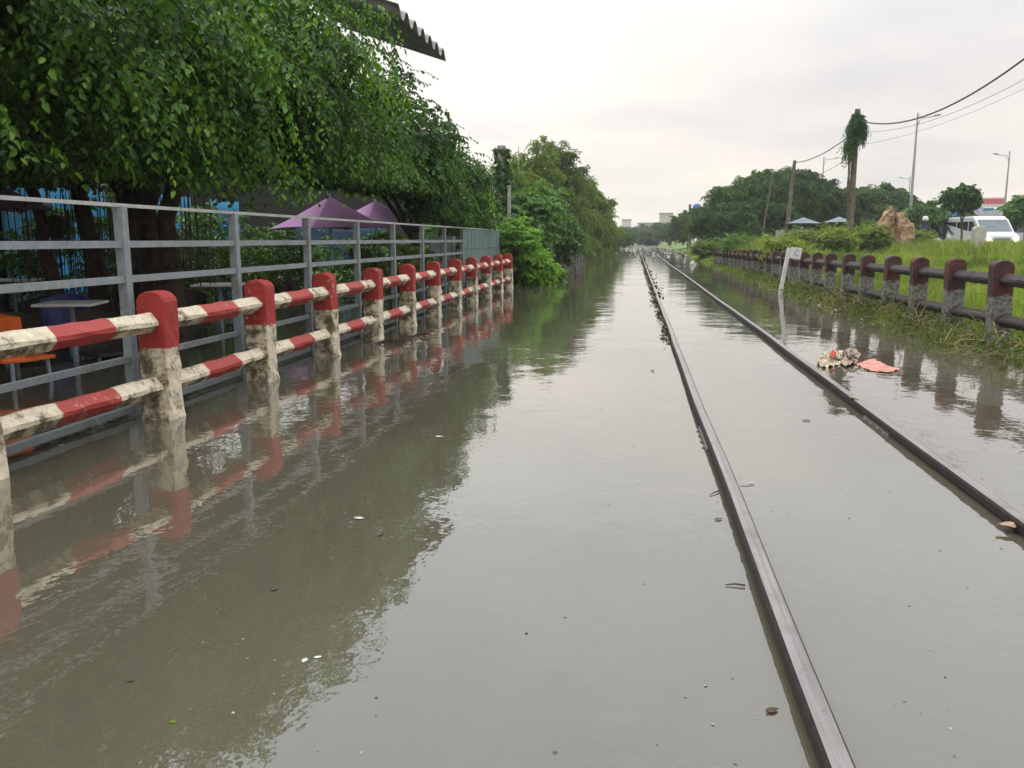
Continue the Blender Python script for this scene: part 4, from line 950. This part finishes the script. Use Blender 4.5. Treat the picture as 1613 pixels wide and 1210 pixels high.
# signboard and shop block beyond the road
def signs():
    Y = 120; X, z0 = TX(1562, 350, Y); s_ = Y/1347
    root = empty('signboard', (X, Y, .3), 0, 'large white signboard with red lettering block and teal lower panel beyond the road', 'signboard')
    zt_ = TX(1562, 311, Y)[1]-.3
    b = MB(); b.box(-16*s_, 16*s_, 0, .25, zt_-14*s_, zt_); b.build('white_panel', simple('pale_pink_panel', (.62, .56, .56), (.66, .6, .6), 1, .7), root)
    b = MB(); rs = random.Random(2); x = -14*s_
    while x < 13*s_:
        w_ = rs.uniform(1.6, 2.6)*s_; b.box(x, x+w_, -.03, -.004, zt_-9.5*s_, zt_-2*s_); x += w_+rs.uniform(.3, .6)*s_
    b.build('lettering', simple('red_lettering', (.55, .06, .08), (.6, .09, .11), 1, .6), root)
    b = MB(); b.box(-16*s_, 2*s_, 0, .25, 0, zt_-15*s_); b.build('teal_panel', simple('teal_panel', (.04, .17, .24), (.06, .22, .3), 1, .6), root)
    X2, zz = TX(1528, 326, 118); r2 = empty('shop_block', (X2, 118, .3), 0, 'low lavender and blue shop block behind the round headed tree', 'building')
    b = MB(); b.box(-12*s_, 18*s_, 0, 5, 0, zz-.3); b.build('wall', simple('lavender_wall', (.42, .38, .55), (.5, .46, .62), .6, .8), r2)
    b = MB(); b.box(-16*s_, -12.05*s_, -.2, 4, 0, zz-.3+.2); b.build('blue_pillar', simple('blue_panel', (.08, .14, .42), (.1, .18, .5), 1, .7), r2)
    b = MB()
    for k in range(5): b.box((-10+5.5*k)*s_, (-7+5.5*k)*s_, -.03, -.004, .4, 1.6)
    b.build('window', GLASS, r2)
    X3, zz = TX(1490, 328, 130); r3 = empty('shop_block', (X3, 130, .3), 0, 'pale greenish building glimpsed left of the round headed tree', 'building')
    b = MB(); b.box(-1.2, 3, 0, 5, 0, zz-.3); b.build('wall', simple('pale_green_wall', (.42, .5, .48), (.5, .56, .55), .6, .8), r3)
    b = MB(); b.box(-1.3, 3.1, -.1, 5.1, zz-.3, zz-.15); b.build('roof', CONC, r3)
signs()

# ------------------------------------------------------------------ far end of the track
def building(px0, px1, top, Y, mat, label, win=True):
    X0, zt_ = TX(px0, top, Y); X1, _ = TX(px1, top, Y); root = empty('far_building', ((X0+X1)/2, Y, 0), 0, label, 'building', 'far buildings at the end of the track')
    w_ = (X1-X0)/2; b = MB(); b.box(-w_, w_, 0, 8, 0, zt_); b.build('wall', mat, root)
    b = MB(); b.box(-w_-.2, w_+.2, -.2, 8.2, zt_, zt_+.3); b.build('roof', CONC, root)
    b = MB(); nfl = max(1, int(zt_/3))
    for i in range(nfl):
        for k in range(3): x = -w_+2*w_*(k+.5)/3; b.box(x-.5, x+.5, -.05, -.01, i*3+1.2, i*3+2.4)
    b.build('window', GLASS, root)
building(1040, 1060, 337, 260, simple('far_cream', (.5, .46, .4), (.55, .5, .45), .2, .9), 'cream block above the far trees right of the track end')
building(980, 994, 347, 300, simple('far_white', (.55, .55, .52), (.6, .6, .57), .2, .9), 'white block at the far left of the track end')
building(1005, 1030, 352, 340, simple('far_grey', (.25, .28, .3), (.3, .33, .35), .2, .9), 'grey low block straight over the end of the rails')
for i, (px, top, rp, Y, lab) in enumerate([(1012, 356, 20, 230, 'hazy tree clump over the end of the rails'), (1040, 352, 16, 170, 'hazy pale green tree right of the end of the rails'), (1056, 356, 12, 120, 'hazy green tree left of the distant dark tree'),
        (990, 362, 12, 150, 'hazy tree just right of the last bamboo'), (1026, 364, 14, 140, 'low hazy tree beside the far rails'), (984, 366, 11, 108, 'low green tree on the left bank near the end of the rails')]):
    tree('far_tree', (q(px, Y), Y, 0), [lobepx(px, top+rp*.55, Y, rp, None, rp*.6), lobepx(px-rp*.6, top+rp*.8, Y, rp*.7, None, rp*.5)], FARL, lab, group='far trees at the end of the track', trunk_r=.25, nb=260, K=6, n=7, leaf=.35*Y/150, wr=.6, bl=.5, tl=.45, seed=80+i, inner=300, innersize=.6, keep=.5)

# ------------------------------------------------------------------ grass on the right bank
def blades(P, Hh, Wd, lean, seed, segs=2):
    r = np.random.default_rng(seed); n = len(P); a = r.uniform(0, 2*np.pi, n); s_ = np.stack([np.cos(a), np.sin(a), a*0], 1)
    ld = nrm(np.stack([r.normal(size=n), r.normal(size=n), np.zeros(n)], 1))*lean[:, None]*Hh[:, None]
    H_ = Hh[:, None]*np.array([[0, 0, 1.]]); w = Wd[:, None]
    b0 = P-s_*w/2; b1 = P+s_*w/2; m0 = P+H_*.6+ld*.35-s_*w*.4; m1 = P+H_*.6+ld*.35+s_*w*.4; t = P+H_*.95+ld
    v = np.stack([b0, b1, m1, m0, t, t+s_*.002], 1).reshape(-1, 3); i = np.arange(n)[:, None]*6
    return v, np.concatenate([i+np.array([[0, 1, 2, 3]]), i+np.array([[3, 2, 5, 4]])])
def grass():
    r = np.random.default_rng(77); Ps = []; Hs = []; Ws = []
    for (y0, y1, dens, hh, ww) in ((6.5, 12, 1100, .24, .011), (12, 20, 620, .27, .015), (20, 32, 240, .32, .026), (32, 50, 90, .38, .045), (50, 68, 36, .45, .07)):
        xm = y1*.50+1.5; n = int((y1-y0)*(xm-3.2)*dens); X = r.uniform(3.15, xm, n); Y = r.uniform(y0, y1, n)
        k = (X < Y*.50+1.2) & (X < 19.5) & (gh(X, Y) > -.03); X, Y = X[k], Y[k]
        patch = np.clip(.75+.45*np.sin(X*.9+2*np.sin(Y*.35))*np.sin(Y*.55+X*.3)+.2*np.sin(X*2.7)*np.sin(Y*1.9), .3, 1.5)
        low = np.clip((X-3.3)/1.0, .35, 1)
        Ps.append(np.stack([X, Y, gh(X, Y)-.02], 1)); Hs.append(hh*patch*low*r.uniform(.6, 1.3, len(X))); Ws.append(ww*r.uniform(.7, 1.3, len(X)))
    n = 5000; Y = r.uniform(8, 34, n); X = 3.42+r.normal(size=n)*.16; Ps.append(np.stack([X, Y, np.maximum(gh(X, Y), -.02)], 1)); Hs.append(r.uniform(.06, .3, n)*np.clip(.6+.6*np.sin(Y*1.7)*np.sin(Y*.6), .15, 1)); Ws.append(r.uniform(.008, .018, n))
    n = 12000; Y = r.uniform(24, 44, n); X = r.uniform(10, 19.4, n); k = X < Y*.5+1; X, Y = X[k], Y[k]; Ps.append(np.stack([X, Y, gh(X, Y)], 1)); Hs.append(r.uniform(.3, .72, len(X))); Ws.append(r.uniform(.02, .05, len(X)))
    # a tall patch where the bank rises by the two leaning poles
    n = 9000; Y = r.uniform(23, 36, n); X = Y*r.uniform(.11, .185, n); k = X > 3.7; X, Y = X[k], Y[k]
    Ps.append(np.stack([X, Y, gh(X, Y)], 1)); Hs.append(r.uniform(.45, 1.05, len(X))*np.clip(1.25-abs(X/Y-.14)*18, .3, 1)); Ws.append(r.uniform(.02, .04, len(X)))
    P = np.concatenate(Ps); Hh = np.concatenate(Hs); Wd = np.concatenate(Ws)
    v, f = blades(P, Hh, Wd, r.uniform(.1, .75, len(P)), 78); tag(npmesh('grass', v, f, GRS), 'bright green long grass covering the right bank', 'grass', kind='stuff')
grass()
def weeds():
    r = np.random.default_rng(5); mb = MB()
    for k in range(760):
        Y = r.uniform(8.0, 16) if k < 640 else r.uniform(16, 30); x = 3.47+r.normal()*.15-(.12 if r.random() < .4 else 0); x = max(2.95, x)
        z0 = max(0., float(gh(x, Y)))+r.uniform(0, .22); L = r.uniform(.15, .5); d = nrm(np.array([r.normal(), r.normal(), r.uniform(.0, .8)])); s2 = r.normal(size=3)*.12
        pts = [np.array([x, Y, z0])+d*L*t+s2*math.sin(t*3)+np.array([0, 0, -.55*L*t*t]) for t in (0, .35, .7, 1)]
        for p in pts: p[2] = max(.004, p[2]); p[0] = max(2.6, p[0])
        mb.tube(pts, [.004, .004, .003, .0015], 3, caps=False)
    tag(mb.build('dry_weeds', DRYG), 'tangle of dry stalks and dead vines along the foot of the mouldy railing', 'weeds', kind='stuff')
    n = 3000; Y = r.uniform(7.5, 26, n)**1.0; x = 3.40+r.normal(size=n)*.14; P = np.stack([x, Y, np.maximum(0, gh(x, Y))+r.uniform(0, .22, n)], 1)
    sz = r.uniform(.03, .085, n); v, f = leaves(P, r.normal(size=(n, 3))+np.array([-.3, 0, -.2]), r.normal(size=(n, 3)), sz, sz*.4)
    tag(npmesh('ground_cover', v, f, leafmat('bank_creeper', [(.06, .10, .02), (.10, .17, .03), (.14, .13, .06), (.05, .06, .03)], .3, .7)), 'small creeper leaves spilling over the right waterline', 'ground cover', kind='stuff')
weeds()
for px, top, bot, rpx, Y, lab, mat in [(1262, 362, 382, 22, 42, 'low green bush below the wide grey parasol', GRS), (1312, 356, 384, 24, 33.5, 'weedy bush left of the vine topped pole', GRS), (1368, 352, 384, 22, 35, 'weedy bush between the vine topped pole and the orange boulder', GRS),
        (1445, 362, 384, 14, 41.5, 'low weedy bush right of the orange boulder', GRS), (1160, 374, 390, 22, 34, 'low bush where the right railing fades out', MID), (1110, 382, 394, 20, 46, 'low bright bush on the far right bank', YEL),
        (1235, 378, 392, 24, 24, 'low weedy bush behind the white kilometre marker', GRS)]:
    lb = [lobepx(px, (top+bot)/2+4, Y, rpx*.6, None, (bot-top)*.28), lobepx(px+rpx*.7, (top+bot)/2+8, Y, rpx*.4, None, (bot-top)*.2)]
    shr((q(px, Y), Y, float(gh(q(px, Y), Y))), lb, mat, lab, nb=90, K=6, n=8, leaf=.12*Y/40+.03, wr=.3, bl=.3, tl=.35, droop=.1, bdroop=-.3, seed=int(px), keep=1, group='bushes on the right bank')

# ------------------------------------------------------------------ white kilometre marker
a = at(1229, 462, z=0); zt_ = at(1243, 390, Y=a[1])
km = empty('kilometre_marker', (a[0], a[1], 0), 0, 'leaning white track marker post with a small square plate, standing in the water', 'marker post')
ux = (zt_[0]-a[0]); b = MB(); b.tube([(-ux*.3, 0, -.3), (0, 0, 0), (ux*.5, 0, zt_[2]*.5), (ux, 0, zt_[2])], [.095, .092, .09, .085], 4, sq=.5); b.build('post', simple('marker_white', (.55, .53, .52), (.68, .66, .65), 6, .8, .3), km)
b = MB(); Mx = Matrix.Translation((ux+.13, -.055, zt_[2]-.10)) @ Matrix.Rotation(math.radians(8), 4, 'Y'); b.box(-.11, .11, -.015, .015, -.13, .10, M=Mx); pl = b.build('plate', simple('marker_plate', (.6, .59, .58), (.7, .69, .68), 9, .7), km, bevel=.006)
b = MB(); vs = []
for k in range(20):
    t = math.radians(20+k*15); vs.append(Mx @ Vector((.05*math.cos(t)*.8+.02, -.0175, .06*math.sin(t)+.0)))
b.tube(vs, .006, 4); b.build('number', simple('marker_ink', (.12, .14, .2), (.2, .2, .25), 20, .8), pl)

# ------------------------------------------------------------------ floating litter
def sheet(pts2d, z, th, amp, seed):
    rr = random.Random(seed); n = len(pts2d); cx = sum(p[0] for p in pts2d)/n; cy = sum(p[1] for p in pts2d)/n; vs = [(cx, cy, z+amp)]; 
    for s_ in (.5, 1.):
        for p in pts2d: vs.append((cx+(p[0]-cx)*s_, cy+(p[1]-cy)*s_, z+(amp*rr.uniform(-.2, .9) if s_ < 1 else amp*.25*rr.uniform(0, 1))))
    fs = [(0, 1+k, 1+(k+1) % n) for k in range(n)]+[(1+k, 1+n+k, 1+n+(k+1) % n, 1+(k+1) % n) for k in range(n)]
    return MB().add(vs, fs)
def crumple(o_, k):
    o_.modifiers.new('s', 'SUBSURF').subdivision_type = 'SIMPLE'; o_.modifiers['s'].levels = o_.modifiers['s'].render_levels = 4
    tx = bpy.data.textures.new('crumple', 'CLOUDS'); tx.noise_scale = .09; tx.noise_type = 'HARD_NOISE'; d_ = o_.modifiers.new('d', 'DISPLACE'); d_.texture = tx; d_.strength = k; d_.mid_level = .35; d_.direction = 'Z'
    o_.modifiers.new('t', 'SOLIDIFY').thickness = .002
def wp(l): return [tuple(at(x, y, z=.01)[:2]) for x, y in l]
o_ = sheet(wp([(1345, 572), (1375, 566), (1400, 576), (1418, 581), (1400, 586), (1370, 583)]), .008, .004, .03, 3).build('plastic_sheet', simple('salmon_plastic', (.42, .16, .11), (.62, .27, .20), 9, .5)); crumple(o_, .03)
tag(o_, 'salmon pink plastic sheet floating right of the far rail', 'litter')
o_ = sheet(wp([(1286, 572), (1294, 561), (1312, 553), (1332, 556), (1330, 571), (1312, 577), (1296, 579)]), .01, .004, .10, 4).build('plastic_bag', simple('cream_plastic', (.34, .25, .14), (.66, .6, .5), 16, .5)); crumple(o_, .07)
tag(o_, 'crumpled cream plastic bag floating beside the right rail', 'litter')
o_ = sheet(wp([(1320, 570), (1330, 556), (1348, 553), (1356, 560), (1350, 572), (1332, 578)]), .01, .004, .10, 6).build('cardboard_scrap', simple('soaked_card', (.22, .16, .11), (.4, .32, .25), 18, .8)); crumple(o_, .06)
tag(o_, 'soaked brown cardboard scrap between the cream bag and the pink sheet', 'litter')
o_ = sheet(wp([(1304, 568), (1312, 564), (1318, 568), (1310, 574)]), .07, .004, .05, 7).build('wrapper', simple('red_wrapper', (.6, .06, .03), (.65, .1, .05), 18, .5)); o_.modifiers.new('t', 'SOLIDIFY').thickness = .002
tag(o_, 'tiny red wrapper caught on the cream plastic bag', 'litter')
b = MB(); c_ = at(1325, 572, z=0)
for k in range(10):
    a_ = random.uniform(0, 6.28); L = random.uniform(.08, .22); b.tube([(c_[0]+random.uniform(-.12, .12), c_[1], .02), (c_[0]+L*math.cos(a_)*.5, c_[1]+L*math.sin(a_)*.5, random.uniform(.03, .12)), (c_[0]+L*math.cos(a_), c_[1]+L*math.sin(a_), random.uniform(.005, .12))], .004, 4)
tag(b.build('twig_bundle', BARKD), 'small bundle of dark twigs caught in the floating bag', 'twigs')
def leafbit(px, py, size, mat, name, label, cat, zz=.002, seed=0, curl=.25):
    p = at(px, py, z=0); rr = np.random.default_rng(seed+int(px)); a_ = rr.uniform(0, 6.28); mb = MB(); n = 7; vs = []; fs = []
    for i in range(n):
        t = i/(n-1); w_ = size*.30*math.sin(math.pi*min(1, t*.92+.06))*rr.uniform(.8, 1.15)
        for s_ in (-1, 0, 1): u, v_ = (t-.5)*size, s_*w_; vs.append((p[0]+u*math.cos(a_)-v_*math.sin(a_), p[1]+u*math.sin(a_)+v_*math.cos(a_), zz+abs(s_)*size*curl*.5*rr.uniform(.5, 1)+.2*curl*size*(t-.5)**2))
    for i in range(n-1): fs += [(i*3, i*3+1, i*3+4, i*3+3), (i*3+1, i*3+2, i*3+5, i*3+4)]
    mb.add(vs, fs); o_ = mb.build(name, mat); return tag(o_, label, cat)
DL = simple('dead_leaf', (.05, .035, .02), (.10, .06, .035), 30, .7); TL = simple('tan_leaf', (.28, .17, .11), (.4, .27, .19), 30, .7); WP = simple('white_scrap', (.34, .34, .31), (.55, .55, .52), 60, .6)
leafbit(1216, 1121, .035, DL, 'dead_leaf', 'dark curled leaf floating left of the near rail at the bottom', 'leaf')
leafbit(1132, 819, .035, DL, 'dead_leaf', 'dark scrap of leaf floating left of the near rail in mid frame', 'leaf')
leafbit(1270, 663, .045, DL, 'dead_leaf', 'dark leaf floating alone between the two rails', 'leaf')
leafbit(1592, 838, .10, TL, 'dead_leaf', 'tan dead leaf stuck to the right rail at the right edge', 'leaf', .02)
leafbit(1345, 640, .08, TL, 'dead_leaf', 'tan dead leaf lying on the right rail near its joint', 'leaf', .05)
leafbit(600, 843, .028, DL, 'dead_leaf', 'dark leaf bit in the green reflection right of the white scrap', 'leaf')
leafbit(205, 1073, .022, DL, 'dead_leaf', 'dark leaf bit floating at the lower left', 'leaf')
leafbit(432, 930, .025, DL, 'dead_leaf', 'faint dark leaf in the middle of the green reflection', 'leaf')
leafbit(1028, 585, .05, DL, 'dead_leaf', 'dark leaf bit on the pale water left of the near rail', 'leaf')
leafbit(272, 1139, .02, YEL, 'small_leaf', 'tiny yellow green leaf floating at the bottom left', 'leaf')
leafbit(565, 817, .045, WP, 'paper_scrap', 'white paper scrap floating in the green tree reflection', 'litter', curl=.1)
leafbit(692, 688, .05, WP, 'paper_scrap', 'thin white scrap floating near the edge of the tree reflection', 'litter', curl=.05)
leafbit(480, 1041, .025, WP, 'foam_fleck', 'pale foam fleck on the lower left water, left one of two', 'litter', curl=.02)
leafbit(500, 1036, .022, WP, 'foam_fleck', 'pale foam fleck on the lower left water, right one of two', 'litter', curl=.02)
leafbit(97, 702, .04, WP, 'foam_fleck', 'white foam fleck under the near railing at the left', 'litter', curl=.05)
leafbit(1182, 762, .012, WP, 'paper_scrap', 'tiny bright scrap beside the near rail', 'litter')
for px, py, qx, qy, lab in ((1143, 921, 1174, 922, 'short dark twig floating just left of the near rail'), (1118, 780, 1133, 773, 'small dark twig touching the near rail further ahead'), (1166, 764, 1188, 761, 'pale straw floating just right of the near rail')):
    p0, p1_ = at(px, py, z=.004), at(qx, qy, z=.006); b = MB(); b.tube([p0, (p0+p1_)/2+np.array([0, .004, .002]), p1_], [.002, .0028, .0035], 6)
    tag(b.build('twig', BARKD if 'dark' in lab else WP), lab, 'twig')
def branch_debris(px, py, w, n, label, seed):
    p = at(px, py, z=0); rr = random.Random(seed); b = MB()
    for k in range(n):
        x = p[0]+rr.uniform(-w, w); y = p[1]+rr.uniform(-w, w)*1.2; L = rr.uniform(.08, .3); a_ = rr.uniform(-1, 1)
        b.tube([(x, y, .0), (x+L*.5*math.cos(a_), y+L*.5*math.sin(a_), rr.uniform(.01, .05)), (x+L*math.cos(a_), y+L*math.sin(a_), rr.uniform(0, .05))], [.006, .005, .002], 5)
    tag(b.build('floating_branch', BARKD), label, 'branch')
branch_debris(612, 541, .16, 16, 'dark twiggy branch floating at the foot of the fourth bright red post', 1)
branch_debris(655, 530, .08, 8, 'small dark twig raft beside the fifth bright red post', 2)
branch_debris(830, 442, .5, 40, 'heap of driftwood twigs at the far end of the bright railing', 3)
branch_debris(880, 436, .5, 30, 'driftwood twigs in the water below the weathered left railing', 4)
def litter_line():
    r = np.random.default_rng(9); n = 1500; Y = 9+36*r.random(n)**1.4; cl = .5+.5*np.sin(Y*2.6)+.35*np.sin(Y*6.1); k = r.random(n) < np.clip(cl, .08, 1); Y = Y[k]; n = len(Y)
    X = .436-.035-np.abs(r.normal(size=n))*.035; P = np.stack([X, Y, r.uniform(.004, .045, n)], 1); sz = r.uniform(.02, .055, n)
    v, f = leaves(P, r.normal(size=(n, 3))*np.array([1, 1, .25]), np.array([0, 0, 1])+r.normal(size=(n, 3))*.5, sz, sz*.6)
    Y2 = 16+40*r.random(500); X2 = .436+r.normal(size=500)*.06; P2 = np.stack([X2, Y2, r.uniform(.004, .06, 500)], 1); s2 = r.uniform(.03, .09, 500)
    v2, f2 = leaves(P2, r.normal(size=(500, 3))*np.array([1, 1, .25]), r.normal(size=(500, 3)), s2, s2*.6)
    tag(npmesh('leaf_litter', np.concatenate([v, v2]), np.concatenate([f, f2+len(v)]), DL), 'dead leaves and bark gathered along the near rail in the distance', 'leaf litter', kind='stuff')
    n = 700; side = r.random(n); Y = 55+55*r.random(n); X = np.where(side < .35, -2.4+r.normal(size=n)*.7, np.where(side < .8, 2.6+r.normal(size=n)*.9, r.uniform(-1, 2, n)))
    P = np.stack([X, Y, r.uniform(.0, .16, n)], 1); sz = r.uniform(.08, .30, n); v, f = leaves(P, r.normal(size=(n, 3))*np.array([1, 1, .4]), np.array([0, 0, 1])+r.normal(size=(n, 3))*.7, sz, sz*.7)
    tag(npmesh('floating_litter', v, f, simple('pale_litter', (.16, .14, .12), (.6, .57, .54), 3, .8)), 'pale rubbish and foam drifted together at the far end of the flood', 'litter', kind='stuff')
    n = 110; Y = r.uniform(11, 40, n); X = 3.15+r.normal(size=n)*.2-(Y-11)*.006; P = np.stack([X, Y, r.uniform(.0, .03, n)], 1); sz = r.uniform(.02, .07, n); v, f = leaves(P, r.normal(size=(n, 3))*np.array([1, 1, .15]), np.array([0, 0, 1])+r.normal(size=(n, 3))*.3, sz, sz*.6)
    tag(npmesh('floating_scraps', v, f, simple('pale_scraps', (.35, .35, .28), (.62, .6, .55), 5, .8)), 'pale scraps floating along the right waterline', 'litter', kind='stuff')
litter_line()
def specks():
    r = np.random.default_rng(31); n = 420; Y = 1.6+14*r.random(n)**1.3; X = r.uniform(-1, 1, n)*np.minimum(2.7, .75*Y)+.2; k = (np.abs(X-.436) > .06) & (np.abs(X-1.488) > .06) & (X > -2.75); X, Y = X[k], Y[k]; n = len(X)
    X = X+.25*np.sin(Y*3)*(r.random(n) < .5); P = np.stack([X, Y, np.full(n, .0015)], 1); sz = r.uniform(.003, .012, n)*(1+Y*.06)
    v, f = leaves(P, r.normal(size=(n, 3))*np.array([1, 1, .05]), np.array([0, 0, 1.])+r.normal(size=(n, 3))*.12, sz, sz*.6, .05)
    tag(npmesh('floating_specks', v, f, leafmat('speck', [(.05, .035, .02), (.12, .10, .06), (.4, .38, .33), (.07, .06, .03), (.5, .48, .42)], .05, .7)), 'tiny specks of leaf and scum floating on the brown water', 'debris', kind='stuff')
specks()
for px, py, s_, lab in ((1091, 416, .26, 'white bag caught on the right rail far ahead'), (1222, 442, .28, 'pale yellow foam block at the foot of the leaning white marker'), (1137, 414, .2, 'white scrap on the right bank left of the marker'), (1148, 417, .15, 'small white scrap nearer the marker on the right bank')):
    p = at(px, py, z=.05); b = MB(); rr = random.Random(int(px)); b.lathe([(.02, -.1), (s_*.5, -.06), (s_*.42, .02), (s_*.2, .1), (.02, .16 if px < 1100 else .1)], 7, (p[0], p[1], .05))
    b.v = [(x+rr.uniform(-.03, .03), y+rr.uniform(-.03, .03), z+rr.uniform(-.02, .02)) for x, y, z in b.v]; tag(b.build('white_bag', WP), lab, 'litter')

# submerged stones, faint under the murky water at the bottom of the frame
STN = simple('submerged_stone', (.7, .66, .56), (.85, .8, .7), 6, .9)
rs = random.Random(12)
for k, (px, py, r_) in enumerate([(965, 1122, .045), (1035, 1085, .03), (990, 1195, .045)]):
    p = at(px, py, z=-.03); b = MB(); b.lathe([(.01, -r_), (r_*1.1, -r_*.9), (r_*.9, -.1*r_), (r_*.5, r_*.4), (.01, r_*.6)], 7)
    b.v = [(x*rs.uniform(.6, 1.35), y*rs.uniform(.6, 1.35), z*rs.uniform(.6, 1)) for x, y, z in b.v]; o_ = b.build('submerged_stone', STN, smooth=True); o_.location = (p[0], p[1], -.018-r_*.6)
    tag(o_, ['largest clear pale stone under the murky water at the bottom', 'small pale stone under water between the large stone and the near rail', 'pale stone under water cut by the bottom edge', 'topmost faint pale stone under the murky water', 'pale stone under water nearest the near rail'][k], 'stone', 'submerged stones')

# ------------------------------------------------------------------ haze
def haze():
    b = MB(); b.box(-300, 300, -100, 370, -1.5, 40); mt, nt, o = newmat('humid_air')
    v_ = N(nt, 'ShaderNodeVolumePrincipled', 0, Color=(.86, .88, .90, 1), Density=.0009); nt.links.new(v_, o.inputs['Volume'])
    tag(b.build('haze', mt), kind='stuff')
USE_HAZE = True
if USE_HAZE: haze()
